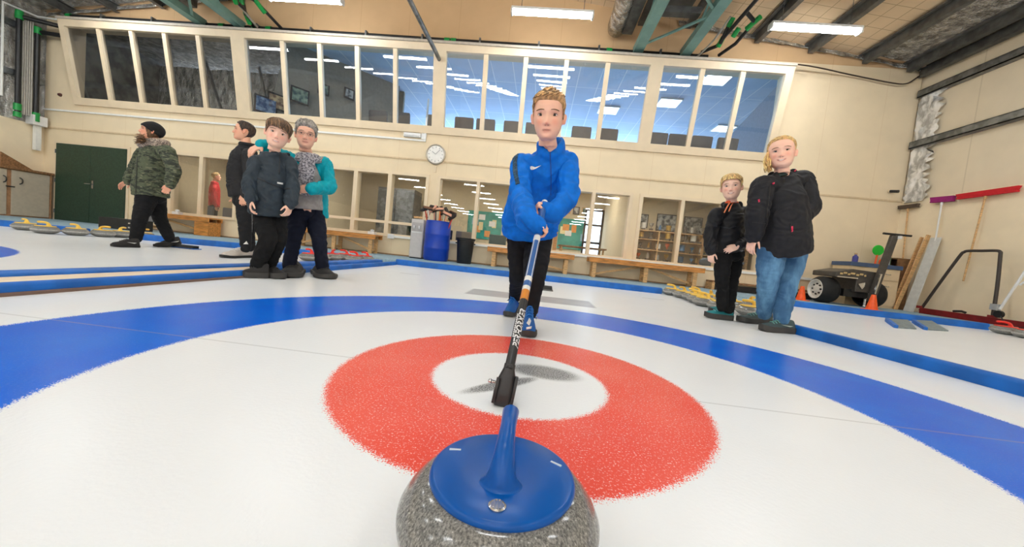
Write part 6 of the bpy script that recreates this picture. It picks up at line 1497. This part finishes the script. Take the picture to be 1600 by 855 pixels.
hair(hd, P.root, line, lambda th, z: .022+.05*max(0, min(1, (z-.55)/.3)), HM, 340, lambda th, z: (.5*math.sin(th*2)+.3, -.9), 11, .26, drop=.07, lift=1.2, jit=.5)
eyes(hd, P.root, (84, 92, 100), mat('brow_blond', (196, 154, 108), .7), .6, teeth=True)
sd = (J['LS']-J['RS']).normalized(); fw_ = V((-.5, -.86, 0)).normalized()
def shood(b): ring_tube(b, J['N']+V((0, 0, .0)), sd, fw_, .075, .07, .020); ring_tube(b, J['N']-fw_*.03+V((0, 0, .012)), sd, fw_, .105, .085, .030, a0=PI*1.0, a1=PI*2.0)
jk = jacket(P, J, BLJ, [px(1138, 393, 3.54), px(1138, 380, 3.53), px(1140, 362, 3.52), px(1142, 345, 3.52), px(1143, 329, 3.52), px(1143, 320, 3.51)], [(.150, .12), (.155, .125), (.150, .12), (.143, .112), (.110, .082), (.058, .058)], (.062, .055, .047), .009, 21.0, extra=shood, name='anorak', wr={'R': .96, 'L': .92})
T_ = bvh(jk); ORC = mat('orange_fleece', (246, 104, 58), .8)
b = MB(); ring_tube(b, J['N']+fw_*.012+V((0, 0, .018)), sd, fw_, .064, .066, .018); o = P.garment(b, 'orange_collar', ORC, .006, 3, .003)
for x0, x1, y1 in ((1133.5, 1130.5, 333), (1138.5, 1138, 331)):
    h = T_.ray_cast(CAM, ray(x1, y1).normalized()); e0 = h[0]+h[1]*.006 if h[0] is not None else px(x1, y1, 3.38)
    a_ = J['N']+fw_*.085+sd*(.02*(1 if x0 > 1135 else -1))+V((0, 0, .012)); MB().tube(arc([a_, a_.lerp(e0, .5)+fw_*.012, e0], 5), .006, 8).build('cord', mat('pale_orange_cord', (250, 150, 104), .7), o)
patch(P.root, T_, [(1155, 389), (1161, 391), (1160.4, 393.6), (1154.6, 391.6)], mat('grey_label', (150, 150, 150), .6), 'hem_label', .002, 2, .002)
patch(P.root, T_, [(1116, 352), (1140, 356), (1150, 353), (1150, 354.6), (1140, 357.8), (1116, 353.8)], DZ, 'pocket_seam', .001, 4, .003)
trousers(P, J, BLK2, (.078, .072, .062, .055, .050), .006, 14.0, (.125, .11))
SHT = mat('shoe_teal', (34, 134, 142), .65, bump=.2, bsc=200)
shoe(P.root, atz(1144, 501, 0), atz(1100, 496, 0), 0, (SHT, SOLG), mat('lace_teal', (120, 190, 196), .7), None, 0, 1.2, sole_h=.050, collar=.085)
shoe(P.root, atz(1146, 494, 0)+V((.02, .06, 0)), atz(1108, 490, 0)+V((.02, .06, 0)), 0, (SHT, SOLG), mat('lace_teal', (120, 190, 196), .7), None, 0, 1.2, sole_h=.050, collar=.085)

# ------------------------------------------------------------------ blond woman in jeans
CHJ = cloth('charcoal_jacket', (38, 38, 41), .6)
def denim():
    t = NT('blue_denim'); p = t.pos(); n = t.noise(t.scaled(p, (1, 1, .3)), 9, 4, .6); f = t.noise(p, 300, 2)
    c = t.mix(t.smooth(n, .34, .68), s2l((56, 100, 140)), s2l((104, 154, 192))); c = t.mix(t.math('MULTIPLY', f, .2), c, s2l((50, 84, 118)))
    t.l.new(c, t.b.inputs['Base Color']); t.b.inputs['Roughness'].default_value = .8; t.bump(f, .15, .008); return t.m
P = Person('smiling blond woman in a dark jacket and blue jeans', (2.1, 3.15, 0))
hd = Head(px(1221, 240, 3.10), .255, (-.55, -.84, -.02), -7, 1.05, 1.08, .95, 1.0)
J = dict(N=px(1223, 273, 3.18), RS=px(1191, 291, 3.08), LS=px(1254, 281, 3.32), RE=px(1183, 334, 3.07), LE=px(1264, 324, 3.22), RW=px(1177, 370, 3.10), LW=px(1240, 350, 3.13), P=px(1222, 372, 3.20), RH=px(1206, 392, 3.19), LH=px(1240, 392, 3.32), RK=px(1200, 439, 3.17), LK=px(1230, 440, 3.22), RA=px(1194, 490, 3.26), LA=px(1220, 500, 3.14))
J['neck'] = hd.W(0, -.13, .10)
standing(P, J, 1.0); hd.add(P.mb)
hand(P.mb, J['RW'], (-.15, .0, -1), (.5, .3, .0), .175, (.4, .45, .5, .5), .2, (-.1, -.9, 0))
hand(P.mb, J['LW'], (-.5, -.2, -.8), (-.3, .8, 0), .175, (.3, .3, .3, .3), .2, (-.7, -.2, .5))
P.finish(hd, (255, 206, 180), (214, 112, 110))
HM = hairm('honey_blond_hair', (222, 178, 116), .2)
line = [(-180, .12), (-130, .14), (-108, .34), (-96, .46), (-78, .58), (-60, .74), (-40, .84), (0, .86), (40, .84), (60, .74), (78, .58), (96, .46), (108, .34), (130, .14), (180, .12)]
hair(hd, P.root, line, lambda th, z: .025+.03*max(0, min(1, (z-.6)/.3)), HM, 300, lambda th, z: (1.7*math.copysign(1, math.sin(th)), -.12), 13, .4, lift=.35, jit=.08)
b = MB()
for k in range(70):
    rr = random.Random(k+50); s0 = hd.W(-.26+rr.uniform(-.05, .05), -.02+rr.uniform(-.2, .12), .55+rr.uniform(-.25, .2)); e0 = px(1199+rr.uniform(-4, 8), 264+rr.uniform(-6, 6), 3.08+rr.uniform(-.03, .05))
    b.tube(arc([s0, s0.lerp(e0, .5)+V((-.02+rr.uniform(-.012, .012), rr.uniform(-.02, .02), -.01)), e0], 4), [.003, .005, .006, .006, .006, .0055, .005, .004, .002], 6, m=rr.randrange(3))
b.build('hair_strands', HM, P.root, 180)
eyes(hd, P.root, (70, 84, 96), mat('brow_fair', (160, 116, 80), .7), .5, teeth=True)
sd = (J['LS']-J['RS']).normalized(); fw_ = V((-.55, -.84, 0)).normalized()
def mhood(b): ring_tube(b, J['N']+V((0, 0, -.012)), sd, fw_, .098, .105, .026, a0=PI*.72, a1=PI*2.28); ring_tube(b, J['N']-fw_*.045+V((0, 0, .012)), sd, fw_, .135, .105, .040, a0=PI*.98, a1=PI*2.02); b.tube(arc([J['N']-fw_*.12-sd*.10+V((0, 0, -.03)), J['N']-fw_*.16+V((0, 0, -.06)), J['N']-fw_*.12+sd*.12+V((0, 0, -.03))], 5), .05, 12)
jk = jacket(P, J, CHJ, [px(1224, 393, 3.22), px(1224, 376, 3.20), px(1224, 345, 3.19), px(1224, 315, 3.18), px(1224, 292, 3.19), px(1223, 276, 3.18)], [(.208, .20), (.208, .195), (.200, .18), (.190, .16), (.155, .115), (.09, .085)], (.088, .080, .064), .0065, 31.0, extra=mhood, n=26, wr={'R': .98, 'L': 1.16})
T_ = bvh(jk); PK = mat('pink_zip_pull', (232, 44, 84), .5); DZ2 = mat('zip_black', (16, 16, 18), .5)
for poly in ([(1184.2, 312), (1187, 311), (1187.4, 315.5), (1185, 316.5)], [(1206, 286.5), (1209.5, 285), (1209.5, 287.2), (1207, 289)], [(1236, 354), (1238.6, 353.4), (1238.8, 362), (1236.4, 363)], [(1240.5, 267.5), (1247, 260.8), (1248, 262.3), (1242, 269)]): patch(P.root, T_, poly, PK, 'zip_pull', .003, 3, .004)
patch(P.root, T_, [(1202, 290), (1204, 290), (1199, 330), (1198, 378), (1196.4, 378), (1197, 330)], DZ2, 'front_placket', .002, 4, .005)
patch(P.root, T_, [(1234, 350), (1236, 349.4), (1238.4, 366), (1236.6, 366)], DZ2, 'pocket_seam', .002, 3, .004)
patch(P.root, T_, [(1176, 347), (1196, 349), (1196, 350.4), (1176, 348.4)], DZ2, 'panel_seam', .001, 4, .003)
trousers(P, J, denim(), (.108, .102, .080, .074, .058), .006, 17.0, (.175, .15), name='jeans')
b = MB(); ring_tube(b, J['N']+fw_*.035+V((0, 0, -.02)), sd, fw_, .07, .06, .016); P.garment(b, 'top', mat('dark_green_top', (40, 56, 50), .8), .007, 3, .002)
SHG = mat('shoe_slate', (58, 76, 78), .65, bump=.25, bsc=150)
shoe(P.root, atz(1203, 507, 0), atz(1152, 503, 0), 0, (SHG, SOLG), mat('lace_green', (110, 170, 160), .7), None, 0, 1.15, sole_h=.048, collar=.085)
shoe(P.root, atz(1238, 521, 0), atz(1187, 517, 0), 0, (SHG, SOLG), mat('lace_green', (110, 170, 160), .7), mat('shoe_mark_grey', (170, 180, 172), .6), 0, 1.15, sole_h=.048, collar=.085)

# ------------------------------------------------------------------ person in red inside the club room
REDJ = cloth('red_jacket', (206, 34, 44), .7)
P = Person('fair-haired person in a red jacket behind the window glass', (-8.45, 10.2, .05))
hd = Head(px(338, 276, 10.2), .24, (.8, .6, 0), 0)
o_ = V((-8.45+0, 10.2, 0)); c0 = hd.O
def q_(x, y, z): return V((c0.x+x, c0.y+y, z))
J = dict(N=q_(-.03, 0, 1.50), LS=q_(-.15, .16, 1.42), RS=q_(.10, -.16, 1.42), LE=q_(-.18, .2, 1.14), RE=q_(.14, -.2, 1.14), LW=q_(-.1, .2, .92), RW=q_(.2, -.16, .92), P=q_(-.03, 0, .92), LH=q_(-.1, .08, .86), RH=q_(.04, -.08, .86), LK=q_(-.1, .08, .50), RK=q_(.05, -.08, .50), LA=q_(-.1, .08, .14), RA=q_(.05, -.08, .14))
J['N'] = hd.W(0, -.14, -.12); J['neck'] = hd.W(0, -.13, .12)
standing(P, J, 1.0); hd.add(P.mb)
hand(P.mb, J['LW'], (0, 0, -1), (.7, -.5, 0), .18, s=(.7, .6, 0)); hand(P.mb, J['RW'], (0, 0, -1), (-.5, .7, 0), .18, s=(.7, .6, 0))
P.finish(hd, (236, 180, 150), (200, 110, 100), .007)
HM = hairm('fair_hair', (206, 170, 116), .2)
hair(hd, P.root, line, lambda th, z: .06, HM, 60, (0, -.9), 15, .3)
eyes(hd, P.root, (70, 84, 96), mat('brow_fair', (160, 116, 80), .7), .6)
jacket(P, J, REDJ, [J['P']-V((0, 0, .02)), J['P']+V((0, 0, .12)), J['P'].lerp(J['N'], .6), J['N']-V((0, 0, .06)), J['N']], [(.18, .14), (.18, .14), (.19, .14), (.15, .10), (.07, .07)], (.08, .07, .055), .006, 41.0, vox=.012)
trousers(P, J, BLKT, (.10, .09, .07, .06, .055), .005, 42.0, (.15, .12), .012)
for q in 'LR':
    a_ = J[q+'A']; s_ = shoe(P.root, V((a_.x-.05, a_.y-.04, 0)), V((a_.x+.14, a_.y+.13, 0)), 0, (SHK, SOLB)); s_.location.z += .05
